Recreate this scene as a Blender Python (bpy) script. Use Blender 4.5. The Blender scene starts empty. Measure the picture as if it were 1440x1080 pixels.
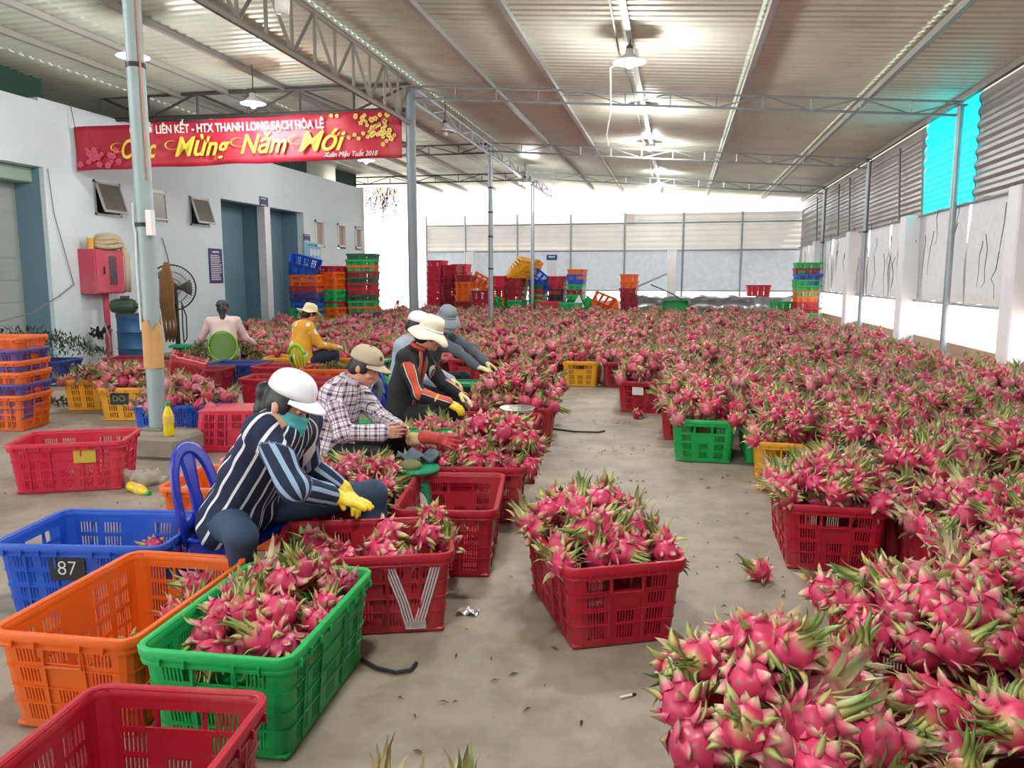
import bpy, bmesh, math, random
import numpy as np
from mathutils import Vector, Matrix, Quaternion, Euler

random.seed(7); rng = np.random.default_rng(7)
S = bpy.context.scene
COL = S.collection
PI = math.pi

# ------------------------------------------------------------------ camera, world, sun, exposure
EYE = 1.55
cd = bpy.data.cameras.new('camera'); cam = bpy.data.objects.new('camera', cd); COL.objects.link(cam)
cd.sensor_width = 36.0; cd.lens = 1088.0/1440*36.0; cd.clip_start = .05; cd.clip_end = 300
PITCH = math.radians(7.746); YAW = math.radians(12.08)
cam.location = (0, 0, EYE); cam.rotation_euler = (PI/2-PITCH, 0, YAW)
S.camera = cam
S.view_settings.view_transform = 'Standard'; S.view_settings.look = 'None'
S.view_settings.exposure = 0.47; S.view_settings.gamma = 1.0; S.view_settings.use_curve_mapping = False
S.cycles.use_denoising = True
S.cycles.max_bounces = 7; S.cycles.diffuse_bounces = 4; S.cycles.glossy_bounces = 3; S.cycles.transmission_bounces = 4
S.cycles.transparent_max_bounces = 8
S.cycles.caustics_reflective = False; S.cycles.caustics_refractive = False
S.cycles.sample_clamp_indirect = 6.0

world = bpy.data.worlds.new('world'); S.world = world; world.use_nodes = True
wn = world.node_tree.nodes; wl = world.node_tree.links
wb = wn['Background']; wb.inputs['Strength'].default_value = 3.4
tc = wn.new('ShaderNodeTexCoord'); sx = wn.new('ShaderNodeSeparateXYZ'); cr = wn.new('ShaderNodeValToRGB')
wl.new(tc.outputs['Generated'], sx.inputs[0]); wl.new(sx.outputs['Z'], cr.inputs[0]); wl.new(cr.outputs[0], wb.inputs[0])
cr.color_ramp.elements[0].color = (.95, .96, .97, 1); cr.color_ramp.elements[1].color = (.68, .80, 1.0, 1)

sun_d = bpy.data.lights.new('sun', 'SUN'); sun = bpy.data.objects.new('sun', sun_d); COL.objects.link(sun)
sun_d.energy = 9.0; sun_d.angle = math.radians(1.0); sun_d.color = (1, .95, .86)
sun.rotation_euler = Vector((-.62, -.30, -1.0)).to_track_quat('-Z', 'Y').to_euler()

# ------------------------------------------------------------------ helpers
def ray(u, v):
    x, y = (u-720)/1088.0, (540-v)/1088.0
    return cam.rotation_euler.to_matrix() @ Vector((x, y, -1.0))
def at(u, v, Y):
    r = ray(u, v); return Vector((0, 0, EYE)) + r*(Y/r.y)
def onz(u, v, z):
    r = ray(u, v); return Vector((0, 0, EYE)) + r*((z-EYE)/r.z)
def onx(u, v, x):
    r = ray(u, v); return Vector((0, 0, EYE)) + r*(x/r.x)
CAMI = Matrix.Translation((0, 0, EYE)) @ cam.rotation_euler.to_matrix().to_4x4()
CAMI = CAMI.inverted()
def project(p):
    q = CAMI @ Vector(p)
    if q.z > -.05: return None
    return 720 - 1088*q.x/q.z, 540 + 1088*q.y/q.z, -q.z

def tag(o, label=None, cat=None, group=None, kind=None):
    if label: o['label'] = label
    if cat: o['category'] = cat
    if group: o['group'] = group
    if kind: o['kind'] = kind
    return o
def empty(name, loc=(0, 0, 0), rz=0.0, label=None, cat=None, group=None):
    o = bpy.data.objects.new(name, None); COL.objects.link(o)
    o.location = loc; o.rotation_euler = (0, 0, rz); o.empty_display_size = .1
    return tag(o, label, cat, group)
def link(name, me, parent=None, m=None, loc=None):
    o = bpy.data.objects.new(name, me); COL.objects.link(o)
    if parent is not None: o.parent = parent
    if loc is not None: o.location = loc
    if m is not None:
        if len(me.materials) == 0: me.materials.append(m)
        else:
            o.material_slots[0].link = 'OBJECT'; o.material_slots[0].material = m
    return o
def copy_tree(o, parent=None):
    c = o.copy(); COL.objects.link(c); c.parent = parent
    for ch in o.children: copy_tree(ch, c)
    return c

class MB:
    def __init__(s): s.v = []; s.f = []
    def add(s, vs, fs, M=None):
        n = len(s.v)
        for p in vs:
            s.v.append(tuple(M @ Vector(p)) if M is not None else tuple(p))
        for f in fs: s.f.append([i+n for i in f])
        return s
    def box(s, c, size, M=None, taper=1.0, R=None):
        x, y, z = size[0]/2, size[1]/2, size[2]/2
        vs = []
        for dz, t in ((-z, 1.0), (z, taper)):
            for dx, dy in ((-x, -y), (x, -y), (x, y), (-x, y)):
                p = Vector((dx*t, dy*t, dz))
                if R is not None: p = R @ p
                vs.append(p+Vector(c))
        s.add(vs, [(3, 2, 1, 0), (4, 5, 6, 7), (0, 1, 5, 4), (1, 2, 6, 5), (2, 3, 7, 6), (3, 0, 4, 7)], M)
        return s
    def bbox(s, c, size, b=.01, M=None, R=None):
        # box with chamfered vertical edges and chamfered top and bottom rims
        x, y, z = size[0]/2, size[1]/2, size[2]/2; b = min(b, x*.9, y*.9, z*.9)
        def ring(zz, i):
            a, c2 = x-i, y-i; k = b
            return [(-a+k, -c2, zz), (a-k, -c2, zz), (a, -c2+k, zz), (a, c2-k, zz), (a-k, c2, zz), (-a+k, c2, zz), (-a, c2-k, zz), (-a, -c2+k, zz)]
        vs = ring(-z, b*.6)+ring(-z+b*.6, 0)+ring(z-b*.6, 0)+ring(z, b*.6)
        out = []
        for p in vs:
            p = Vector(p)
            if R is not None: p = R @ p
            out.append(p+Vector(c))
        fs = [tuple(reversed(range(8))), tuple(range(24, 32))]
        for r in range(3):
            for i in range(8):
                j = (i+1) % 8; fs.append((r*8+i, r*8+j, r*8+8+j, r*8+8+i))
        return s.add(out, fs, M)
    def tube(s, pts, r, n=8, M=None, cap=True, flat=1.0):
        pts = [Vector(p) for p in pts]; m = len(pts)
        rs = r if isinstance(r, (list, tuple)) else [r]*m
        vs = []; fs = []; prev = None
        for i, p in enumerate(pts):
            t = (pts[min(i+1, m-1)]-pts[max(i-1, 0)])
            if t.length < 1e-9: t = Vector((0, 0, 1))
            t.normalize()
            if prev is None:
                a = Vector((0, 0, 1)) if abs(t.z) < .9 else Vector((1, 0, 0))
                prev = t.cross(a).normalized()
            u = (prev - t*prev.dot(t))
            if u.length < 1e-6: u = t.orthogonal()
            u.normalize(); prev = u; w = t.cross(u)
            for k in range(n):
                a = 2*PI*k/n; vs.append(p+(u*math.cos(a)+w*math.sin(a)*flat)*rs[i])
        for i in range(m-1):
            for k in range(n):
                k2 = (k+1) % n; fs.append((i*n+k, i*n+k2, i*n+n+k2, i*n+n+k))
        if cap: fs.append(tuple(reversed(range(n)))); fs.append(tuple(range((m-1)*n, m*n)))
        return s.add(vs, fs, M)
    def lathe(s, prof, n=24, M=None, wob=None, close=False):
        vs = []; fs = []; m = len(prof)
        for i, (r, z) in enumerate(prof):
            for k in range(n):
                a = 2*PI*k/n; rr, zz = r, z
                if wob: rr, zz = wob(r, z, a)
                vs.append((rr*math.cos(a), rr*math.sin(a), zz))
        for i in range(m-1 if not close else m):
            i2 = (i+1) % m
            for k in range(n):
                k2 = (k+1) % n; fs.append((i*n+k, i*n+k2, i2*n+k2, i2*n+k))
        if not close:
            if prof[0][0] > 1e-4: fs.append(tuple(reversed(range(n))))
            if prof[-1][0] > 1e-4: fs.append(tuple(range((m-1)*n, m*n)))
        return s.add(vs, fs, M)
    def grid(s, fn, nu, nv, th=0.0, M=None):
        # sheet fn(u,v)->point, with thickness along its normal (closed) when th>0
        P = [[Vector(fn(i/nu, j/nv)) for j in range(nv+1)] for i in range(nu+1)]
        vs = [P[i][j] for i in range(nu+1) for j in range(nv+1)]
        q = lambda i, j: i*(nv+1)+j
        fs = [(q(i, j), q(i+1, j), q(i+1, j+1), q(i, j+1)) for i in range(nu) for j in range(nv)]
        if th:
            N = []
            for i in range(nu+1):
                for j in range(nv+1):
                    a = P[min(i+1, nu)][j]-P[max(i-1, 0)][j]; b = P[i][min(j+1, nv)]-P[i][max(j-1, 0)]
                    nn = a.cross(b); nn = nn.normalized() if nn.length > 1e-9 else Vector((0, 0, 1)); N.append(nn)
            n = len(vs); vs2 = [vs[k]-N[k]*th for k in range(n)]
            fs2 = [tuple(reversed([x+n for x in f])) for f in fs]
            bd = [q(i, 0) for i in range(nu+1)]+[q(nu, j) for j in range(1, nv+1)]+[q(i, nv) for i in range(nu-1, -1, -1)]+[q(0, j) for j in range(nv-1, 0, -1)]
            sd = [(bd[k], bd[k]+n, bd[(k+1) % len(bd)]+n, bd[(k+1) % len(bd)]) for k in range(len(bd))]
            vs = vs+vs2; fs = fs+fs2+sd
        return s.add(vs, fs, M)
    def mesh(s, name, m=None, smooth=False, ang=None):
        me = bpy.data.meshes.new(name); me.from_pydata(s.v, [], s.f)
        if m is not None: me.materials.append(m)
        if smooth: me.shade_smooth()
        if ang: me.shade_smooth(); me.set_sharp_from_angle(angle=math.radians(ang))
        me.update(); return me
    def build(s, name, m, parent=None, smooth=False, ang=None, loc=None):
        o = bpy.data.objects.new(name, s.mesh(name, m, smooth, ang)); COL.objects.link(o)
        if parent is not None: o.parent = parent
        if loc is not None: o.location = loc
        return o

# ------------------------------------------------------------------ materials
MATS = {}
def mat(name, col, rough=.5, metal=0.0, var=.12, scale=6.0, bump=0.0, bscale=40.0, dirt=None, dirt_amt=.0, trans=0.0, emit=None, estr=0, alpha=1.0, sss=0.0, spec=.5):
    if name in MATS: return MATS[name]
    m = bpy.data.materials.new(name); m.use_nodes = True; MATS[name] = m
    N = m.node_tree.nodes; L = m.node_tree.links; b = N['Principled BSDF']
    b.inputs['Roughness'].default_value = rough; b.inputs['Metallic'].default_value = metal
    b.inputs['Specular IOR Level'].default_value = spec
    t = N.new('ShaderNodeTexCoord'); n = N.new('ShaderNodeTexNoise'); n.inputs['Scale'].default_value = scale; n.inputs['Detail'].default_value = 4
    L.new(t.outputs['Object'], n.inputs['Vector'])
    mx = N.new('ShaderNodeMix'); mx.data_type = 'RGBA'
    c = col
    mx.inputs[6].default_value = (c[0]*(1-var), c[1]*(1-var), c[2]*(1-var), 1)
    mx.inputs[7].default_value = (min(1, c[0]*(1+var)), min(1, c[1]*(1+var)), min(1, c[2]*(1+var)), 1)
    L.new(n.outputs[0], mx.inputs[0]); out = mx.outputs[2]
    if dirt:
        n2 = N.new('ShaderNodeTexNoise'); n2.inputs['Scale'].default_value = scale*.6; n2.inputs['Detail'].default_value = 8; n2.inputs['Roughness'].default_value = .7
        L.new(t.outputs['Object'], n2.inputs['Vector'])
        r = N.new('ShaderNodeValToRGB'); r.color_ramp.elements[0].position = .5; r.color_ramp.elements[1].position = .75
        r.color_ramp.elements[0].color = (0, 0, 0, 1); r.color_ramp.elements[1].color = (dirt_amt,)*3+(1,)
        L.new(n2.outputs[0], r.inputs[0])
        m2 = N.new('ShaderNodeMix'); m2.data_type = 'RGBA'; L.new(r.outputs[0], m2.inputs[0]); L.new(out, m2.inputs[6]); m2.inputs[7].default_value = tuple(dirt)+(1,)
        out = m2.outputs[2]
    L.new(out, b.inputs['Base Color'])
    if bump:
        nb = N.new('ShaderNodeTexNoise'); nb.inputs['Scale'].default_value = bscale; nb.inputs['Detail'].default_value = 5
        L.new(t.outputs['Object'], nb.inputs['Vector'])
        bp = N.new('ShaderNodeBump'); bp.inputs['Strength'].default_value = bump; bp.inputs['Distance'].default_value = .02
        L.new(nb.outputs[0], bp.inputs['Height']); L.new(bp.outputs[0], b.inputs['Normal'])
    if trans: b.inputs['Transmission Weight'].default_value = trans
    if sss: b.inputs['Subsurface Weight'].default_value = sss; b.inputs['Subsurface Radius'].default_value = (.02, .008, .004)
    if emit: b.inputs['Emission Color'].default_value = tuple(emit)+(1,); b.inputs['Emission Strength'].default_value = estr
    if alpha < 1: b.inputs['Alpha'].default_value = alpha
    return m
def translucent(name, col, amt=.5, rough=.6, scale=5.0, var=.15, clear=0.0):
    m = mat(name, col, rough, var=var, scale=scale)
    N = m.node_tree.nodes; L = m.node_tree.links; b = N['Principled BSDF']; o = N['Material Output']
    tr = N.new('ShaderNodeBsdfTranslucent'); ms = N.new('ShaderNodeMixShader'); ms.inputs[0].default_value = amt
    src = b.inputs['Base Color'].links[0].from_socket; L.new(src, tr.inputs[0])
    L.new(b.outputs[0], ms.inputs[1]); L.new(tr.outputs[0], ms.inputs[2]); last = ms.outputs[0]
    if clear:
        tp = N.new('ShaderNodeBsdfTransparent'); m3 = N.new('ShaderNodeMixShader'); m3.inputs[0].default_value = clear
        L.new(last, m3.inputs[1]); L.new(tp.outputs[0], m3.inputs[2]); last = m3.outputs[0]
    L.new(last, o.inputs[0]); return m
def lin(h):
    return tuple(((c/255)/12.92 if c/255 <= .04045 else ((c/255+.055)/1.055)**2.4) for c in h)

CR = {}
for k, h in dict(red=(168, 20, 44), crimson=(200, 34, 66), orange=(222, 98, 22), green=(20, 172, 88), blue=(30, 84, 190), navy=(24, 52, 128), yellow=(226, 160, 36), purple=(78, 58, 132), darkgreen=(16, 92, 60), pink=(222, 92, 112), wine=(140, 18, 40), black=(30, 36, 40)).items():
    CR[k] = mat('crate_plastic_'+k, lin(h), .42, var=.16, scale=4, dirt=(.30, .22, .18), dirt_amt=.22, bump=.08, bscale=60)
    CR[k].node_tree.nodes['Principled BSDF'].inputs['Subsurface Weight'].default_value = 0
M_GALV = mat('galvanised_pipe', lin((150, 160, 166)), .45, .55, var=.18, scale=5, dirt=(.30, .26, .20), dirt_amt=.35)
M_GREYPIPE = mat('grey_pipe', lin((116, 126, 134)), .5, .25, var=.15, scale=4, dirt=(.35, .30, .24), dirt_amt=.4)
M_PURL = mat('purlin_steel', lin((150, 148, 144)), .5, .3, var=.15, scale=4)
M_PIPE = mat('painted_pole', lin((152, 170, 174)), .5, .2, var=.15, scale=4, dirt=(.35, .30, .24), dirt_amt=.5)
M_STEEL = mat('dusty_steel', lin((128, 124, 116)), .55, .35, var=.2, scale=4, dirt=(.20, .15, .10), dirt_amt=.4)
M_DARKSTEEL = mat('dark_steel', lin((74, 72, 70)), .6, .3, var=.2)
M_ROOF = mat('zinc_sheet', lin((208, 214, 200)), .36, .25, var=.14, scale=1.2, dirt=(.30, .23, .17), dirt_amt=.45)
M_ROOF2 = mat('zinc_sheet_side', lin((150, 146, 144)), .42, .55, var=.18, scale=1.5, dirt=(.22, .17, .13), dirt_amt=.45)
M_WALL = mat('wall_paint', lin((214, 228, 234)), .8, var=.05, scale=1.0, dirt=(.52, .62, .66), dirt_amt=.55, bump=.1, bscale=8)
M_BLUEW = mat('wall_blue', lin((108, 142, 158)), .8, var=.08, scale=1.2, dirt=(.22, .3, .34), dirt_amt=.3)
M_WHITE = mat('white_paint', lin((226, 228, 232)), .6, var=.05, scale=2, dirt=(.55, .52, .48), dirt_amt=.3)
M_BRICKW = mat('low_wall', lin((176, 150, 132)), .9, var=.15, scale=3)
M_BLACK = mat('black_plastic', (.012, .012, .013), .5)
M_WHITEP = mat('white_plastic', (.8, .8, .8), .4, var=.04)
M_GREENP = mat('green_scale_plastic', lin((24, 150, 104)), .35, var=.1)
M_STEELB = mat('bright_steel', (.62, .62, .6), .25, .9, var=.08)
M_CONC = mat('concrete', lin((150, 142, 130)), .9, var=.2, scale=6, bump=.3, bscale=25)
# ------------------------------------------------------------------ the setting
def floor_material():
    m = bpy.data.materials.new('concrete_floor'); m.use_nodes = True
    N = m.node_tree.nodes; L = m.node_tree.links; b = N['Principled BSDF']
    t = N.new('ShaderNodeTexCoord')
    def noise(s, d=6, r=.6):
        n = N.new('ShaderNodeTexNoise'); n.inputs['Scale'].default_value = s; n.inputs['Detail'].default_value = d; n.inputs['Roughness'].default_value = r
        L.new(t.outputs['Object'], n.inputs['Vector']); return n
    a = noise(.7); c = noise(3.5, 8, .7); e = noise(40, 3)
    r1 = N.new('ShaderNodeValToRGB'); L.new(a.outputs[0], r1.inputs[0])
    r1.color_ramp.elements[0].position = .35; r1.color_ramp.elements[0].color = lin((138, 128, 115))+(1,)
    r1.color_ramp.elements[1].position = .7; r1.color_ramp.elements[1].color = lin((172, 161, 146))+(1,)
    r2 = N.new('ShaderNodeValToRGB'); L.new(c.outputs[0], r2.inputs[0])
    r2.color_ramp.elements[0].position = .36; r2.color_ramp.elements[0].color = (.62, .60, .56, 1)
    r2.color_ramp.elements[1].position = .58; r2.color_ramp.elements[1].color = (1, 1, 1, 1)
    mx = N.new('ShaderNodeMix'); mx.data_type = 'RGBA'; mx.blend_type = 'MULTIPLY'; mx.inputs[0].default_value = .8
    L.new(r1.outputs[0], mx.inputs[6]); L.new(r2.outputs[0], mx.inputs[7])
    v = N.new('ShaderNodeTexVoronoi'); v.inputs['Scale'].default_value = 9; L.new(t.outputs['Object'], v.inputs['Vector'])
    r3 = N.new('ShaderNodeValToRGB'); L.new(v.outputs['Distance'], r3.inputs[0])
    r3.color_ramp.elements[0].position = .03; r3.color_ramp.elements[0].color = (.45, .42, .36, 1); r3.color_ramp.elements[1].position = .06; r3.color_ramp.elements[1].color = (1, 1, 1, 1)
    m2 = N.new('ShaderNodeMix'); m2.data_type = 'RGBA'; m2.blend_type = 'MULTIPLY'; m2.inputs[0].default_value = .5
    L.new(mx.outputs[2], m2.inputs[6]); L.new(r3.outputs[0], m2.inputs[7])
    L.new(m2.outputs[2], b.inputs['Base Color']); b.inputs['Roughness'].default_value = .62
    bp = N.new('ShaderNodeBump'); bp.inputs['Strength'].default_value = .12; bp.inputs['Distance'].default_value = .01
    L.new(e.outputs[0], bp.inputs['Height']); L.new(bp.outputs[0], b.inputs['Normal'])
    return m
def struct(o, label=None):
    o['kind'] = 'structure'
    if label: o['label'] = label
    return o
XL, XR, YB = -10.57, 4.25, 30.0
struct(MB().box((-3.2, 9.6, -.05), (15.2, 42.6, .1)).build('floor', floor_material()))
struct(MB().box((0, 15, -.2), (160, 160, .1)).build('ground_outside', mat('sandy_ground', lin((206, 196, 180)), .9, var=.1, scale=.4)))

# roof: corrugated sheets on purlins, ribs across the hall
def roof_z(x):
    return 4.95 + (x+4.67)*(-.072) if x > -4.67 else 4.98 + (x+4.67)*.012
def corr(y, period=.19):
    t = (y/period) % 1.0
    return (0 if t < .30 else (t-.30)/.16 if t < .46 else 1 if t < .80 else (1-t)/.20)
ys = []
y = -11.5
while y < YB+.6:
    for k in (0, .30, .46, .80): ys.append(y+k*.19)
    y += .19
def roof_sheet(name, x0, x1, parent):
    mb = MB(); xs = [x0, x1]; vs = []; fs = []
    for yy in ys:
        for x in xs: vs.append((x, yy, roof_z(x)+.045+corr(yy+.0001)*.035))
    for i in range(len(ys)-1): fs.append((2*i, 2*i+1, 2*i+3, 2*i+2))
    n = len(vs)
    return mb.add(vs, fs).build(name, M_ROOF, parent)
ceiling = empty('ceiling', (0, 0, 0)); struct(ceiling)
for i, (a, b_) in enumerate(((-12.2, -10.0), (-10.0, -7.9), (-7.9, -6.3), (-6.3, -4.67), (-4.67, -2.45), (-2.45, -.78), (-.78, .85), (.85, 2.75), (2.75, 4.55))):
    roof_sheet('roof_panel', a-.02, b_+.02, ceiling)
for x in (-9.18, -8.2, -7.05, -5.88, -3.25, -2.15, -.72, .92, 2.85, 4.2):
    z = roof_z(x)
    mb = MB(); mb.box((x, 9.4, z), (.055, 41, .09)); mb.box((x+.03, 9.4, z-.04), (.03, 41, .012))
    mb.build('purlin', M_PURL, ceiling)

# the steel frame of the hall: columns, lattice beams
def lattice(name, p0, p1, depth, n, r=.022, m=M_STEEL, label=None, cat='truss'):
    p0 = Vector(p0); p1 = Vector(p1); L_ = (p1-p0).length
    root = empty(name, tuple((p0+p1)/2 - Vector((0, 0, depth))), 0, label, cat)
    off = -root.location
    d = Vector((0, 0, -depth))
    MB().tube([p0+off, p1+off], r*1.3, 6).build('top_chord', m, root)
    MB().tube([p0+d+off, p1+d+off], r*1.5, 6).build('bottom_chord', m, root)
    for i in range(n+1):
        a = p0.lerp(p1, i/n)
        MB().tube([a+off, a+d+off], r*.8, 5).build('strut', m, root)
        if i < n:
            b = p0.lerp(p1, (i+1)/n)
            q = (a+d, b) if i % 2 else (a, b+d)
            MB().tube([q[0]+off, q[1]+off], r*.8, 5).build('brace', m, root)
    return root
lattice('roof_truss', (-4.67, -2.5, 4.98), (-4.67, 13.35, 4.92), .68, 26, .03, M_STEEL, 'dusty lattice roof truss running from above the camera to the second column')
lattice('roof_truss', (-4.67, 13.4, 4.90), (-4.67, 29.8, 4.74), .25, 16, .025, M_GALV, 'slim lattice beam continuing along the column row to the back wall')
lattice('cross_truss', (-10.9, 13.38, 4.98), (-4.7, 13.38, 4.90), .42, 6, .03, M_DARKSTEEL, 'dark cross truss above the red banner')
for k, Y in enumerate((13.4, 19.2, 24.6)):
    lattice('cross_truss', (-4.6, Y, roof_z(-4.6)-.07), (4.15, Y, roof_z(4.15)-.10), .20, 12, .014, M_GALV,
            ('thin cross truss from the banner end column to the cyan panel post', 'thin cross truss in the middle of the hall over the far fruit', 'thin cross truss nearest the back wall')[k])
for k, Y in enumerate((19.2, 24.6)):
    lattice('cross_truss', (-10.9, Y, 4.86), (-4.7, Y, 4.86), .22, 8, .016, M_DARKSTEEL, ('thin dark truss over the blue doorways', 'thin dark truss above the far end of the white building')[k])

def column(name, x, y, r, z1, label, m=M_PIPE, bands=()):
    root = empty(name, (x, y, 0), 0, label, 'column')
    MB().lathe([(r, 0), (r, z1)], 20).build('shaft', m, root, ang=40)
    MB().bbox((0, 0, .012), (r*3, r*3, .024), .006).build('base_plate', M_STEEL, root)
    MB().bbox((0, 0, z1-.01), (r*3.2, r*3.2, .02), .006).build('top_plate', M_STEEL, root)
    for z in bands: MB().lathe([(r+.006, z-.02), (r+.006, z+.02)], 16).build('band', M_BLACK, root)
    return root
pole = column('hall_column', -4.585, 6.08, .074, 4.95, 'thick pale steel column nearest the camera with cardboard taped round it', M_PIPE, (3.15,))
struct(MB().bbox((-4.46, 5.98, .10), (.62, .50, .20), .05).build('trim_1', M_CONC))
pole.location.z = .20
for ch in list(pole.children):
    if ch.name.startswith('shaft'): ch.scale.z = 4.75/4.95
column('hall_column', -4.67, 13.35, .085, 4.85, 'grey steel column at the end of the red banner', M_GREYPIPE)
column('hall_column', -4.67, 19.25, .06, 4.68, 'slim steel column with black bands in front of the heaped crates', M_GALV, (1.8, 2.6, 3.2, 3.8))
column('hall_column', -4.67, 25.0, .06, 4.62, 'slim steel column second from the banner end one', M_GALV)
# cardboard, tape, wire and switch box on the near pole
def rag(u, v):
    a = -2.6+u*3.6; z = .56+v*.40*(1+.10*math.sin(u*9))+.03*math.sin(u*23)*(v > .5)
    r = .081+.010*abs(math.sin(u*7))
    return (r*math.cos(a), r*math.sin(a), z)
MB().grid(rag, 26, 4, .003).build('cardboard_sleeve', mat('cardboard', lin((206, 158, 104)), .85, var=.15, scale=9), pole)
MB().tube([(-.06, -.062, .9), (-.062, -.066, 1.4), (-.05, -.07, 1.75), (-.07, -.06, 1.8), (-.06, -.066, 2.0)], .011, 6).build('clear_tape', mat('clear_tape', (.75, .82, .86), .15, var=.05), pole)
MB().tube([(.072, -.035, 2.2), (.076, -.04, 3.4), (.074, -.03, 4.7)], .009, 6).build('cable', mat('cable_orange', lin((190, 140, 118)), .6), pole)
MB().bbox((.088, -.05, 1.83), (.07, .05, .22), .008).build('switch_box', M_WHITEP, pole)
MB().lathe([(.082, 1.80), (.082, 1.835)], 18).build('band', M_BLACK, pole)

# left building
wl_ = empty('wall_left', (0, 0, 0)); struct(wl_)
TH = .22
def wall_piece(y0, y1, z0, z1, name='wall_section'):
    return MB().box((XL-TH/2, (y0+y1)/2, (z0+z1)/2), (TH, y1-y0, z1-z0)).build(name, M_WALL, wl_)
WT = 4.56; D1, D2, D3, D4 = 16.72, 18.70, 18.98, 20.85
wins = [(12.63, 13.33, 2.72, 3.36), (14.12, 14.70, 2.72, 3.36), (15.50, 16.22, 2.72, 3.36)]
smalls = [(21.55, 22.15, 2.5, 3.28), (23.1, 23.7, 2.55, 3.28), (24.45, 25.0, 2.55, 3.25)]
wall_piece(11.5, 12.63, 0, WT)
ally = [12.63, 13.33, 14.12, 14.70, 15.50, 16.22, 16.72]
wall_piece(12.63, D1, 0, 2.72); wall_piece(12.63, D1, 3.36, WT)
for a, b_ in ((13.33, 14.12), (14.70, 15.50), (16.22, D1)): wall_piece(a, b_, 2.72, 3.36)
wall_piece(D1, D4, 3.42, WT)
wall_piece(D4, 25.2, 0, 2.5); wall_piece(D4, 25.2, 3.28, WT)
for a, b_ in ((D4, 21.55), (22.15, 23.1), (23.7, 24.45), (25.0, 25.2)): wall_piece(a, b_, 2.5, 3.28)
wall_piece(4.0, 11.5, 3.42, 4.5); wall_piece(3.2, 6.5, 0, 3.42)
MB().box((XL-TH/2, (D2+D3)/2, 1.71), (TH, D3-D2, 3.42)).build('pillar', M_WHITE, wl_)
MB().box((XL-.75, (D1+D4)/2, 1.8), (.1, D4-D1+.4, 3.7)).build('recess_back', M_BLUEW, wl_)
for yy in (D1-.05, D4+.05): MB().box((XL-.46, yy, 1.8), (.5, .1, 3.7)).build('reveal', M_BLUEW, wl_)
MB().box((XL-.46, (D1+D4)/2, 3.5), (.5, D4-D1, .1)).build('reveal', M_BLUEW, wl_)
MB().box((XL-.46, (D2+D3)/2, 1.8), (.5, .12, 3.6)).build('reveal', M_BLUEW, wl_)
MB().box((XL-TH/2-.03, 25.15, 2.3), (TH+.12, .14, 4.6)).build('corner_edge', M_WHITE, wl_)
MB().box((-12.15, 14.2, 2.6), (.06, 22.5, 5.2)).build('light_block_sheet', M_ROOF2, wl_)  # added sheet, blocks outdoor light so the gap above the wall stays dark
# big roller door in its blue reveal
struct(MB().box((XL-.40, 11.52, 1.72), (.62, .06, 3.44)).build('trim_2', M_BLUEW, None))
dr = empty('door_1', (XL-.62, 9.2, 0)); struct(dr)
for i in range(9):
    MB().bbox((0, 0, .19+i*.38), (.05, 4.8, .392), .006).build('slat', mat('door_grey', lin((162, 172, 168)), .7, var=.12, scale=2, dirt=(.30, .32, .30), dirt_amt=.4), dr)
MB().bbox((.22, 0, 3.30), (.34, 4.8, .26), .03).build('header', mat('door_header', lin((150, 172, 160)), .7, var=.1), dr)
MB().tube([(.1, 1.62, 3.2), (.12, 1.62, 2.3), (.12, 1.66, 1.75)], .012, 6).build('cord', M_STEEL, dr)
MB().tube([(.1, 1.72, 3.2), (.12, 1.72, 2.3), (.12, 1.66, 2.05)], .012, 6).build('cord', M_STEEL, dr)
MB().bbox((.12, 1.68, 1.66), (.07, .07, .19), .01).build('switch', M_BLACK, dr)
# top hung windows
MFR = mat('window_frame', lin((176, 178, 176)), .5, .3, var=.1); MGL = mat('dusty_glass', lin((96, 92, 84)), .35, var=.15, scale=3)
for i, (a, b_, z0, z1) in enumerate(wins):
    w = empty('window_%d' % (i+1), (XL, (a+b_)/2, (z0+z1)/2)); struct(w)
    W, Hh = b_-a, z1-z0
    fr = MB()
    for c, s in (((-.1, 0, Hh/2-.02), (.24, W, .04)), ((-.1, 0, -Hh/2+.02), (.24, W, .04)), ((-.1, W/2-.02, 0), (.24, .04, Hh)), ((-.1, -W/2+.02, 0), (.24, .04, Hh))): fr.box(c, s)
    fr.build('frame', MFR, w)
    MB().box((-.23, 0, 0), (.02, W, Hh)).build('back_panel', mat('window_dark', lin((58, 54, 50)), .8), w)  # dark panel closing the opening behind the sash
    sh = empty('sash', (.02, 0, Hh/2-.03)); sh.parent = w; sh.rotation_euler = (0, math.radians(-17 if i != 1 else -3), 0)
    sf = MB()
    for c, s in (((0, 0, -.02), (.03, W-.06, .04)), ((0, 0, -Hh+.08), (.03, W-.06, .04)), ((0, W/2-.05, -Hh/2+.03), (.03, .04, Hh-.08)), ((0, -W/2+.05, -Hh/2+.03), (.03, .04, Hh-.08))): sf.box(c, s)
    sf.build('sash_frame', MFR, sh); MB().box((0, 0, -Hh/2+.03), (.008, W-.1, Hh-.1)).build('pane', MGL, sh)
for i, (a, b_, z0, z1) in enumerate(smalls):
    w = empty('window_%d' % (i+4), (XL, (a+b_)/2, (z0+z1)/2)); struct(w); W, Hh = b_-a, z1-z0
    fr = MB()
    for c, s in (((-.1, 0, Hh/2-.03), (.26, W, .06)), ((-.1, 0, -Hh/2+.03), (.26, W, .06)), ((-.1, W/2-.03, 0), (.26, .06, Hh)), ((-.1, -W/2+.03, 0), (.26, .06, Hh))): fr.box(c, s)
    fr.build('frame', M_WHITE, w); MB().box((-.06, 0, 0), (.02, W, Hh)).build('pane', mat('frosted_pane', lin((168, 150, 138)), .5), w)
struct(MB().box((-3.2, -11.6, 2.4), (15.2, .2, 4.8)).build('wall_front', M_WALL))
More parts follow.
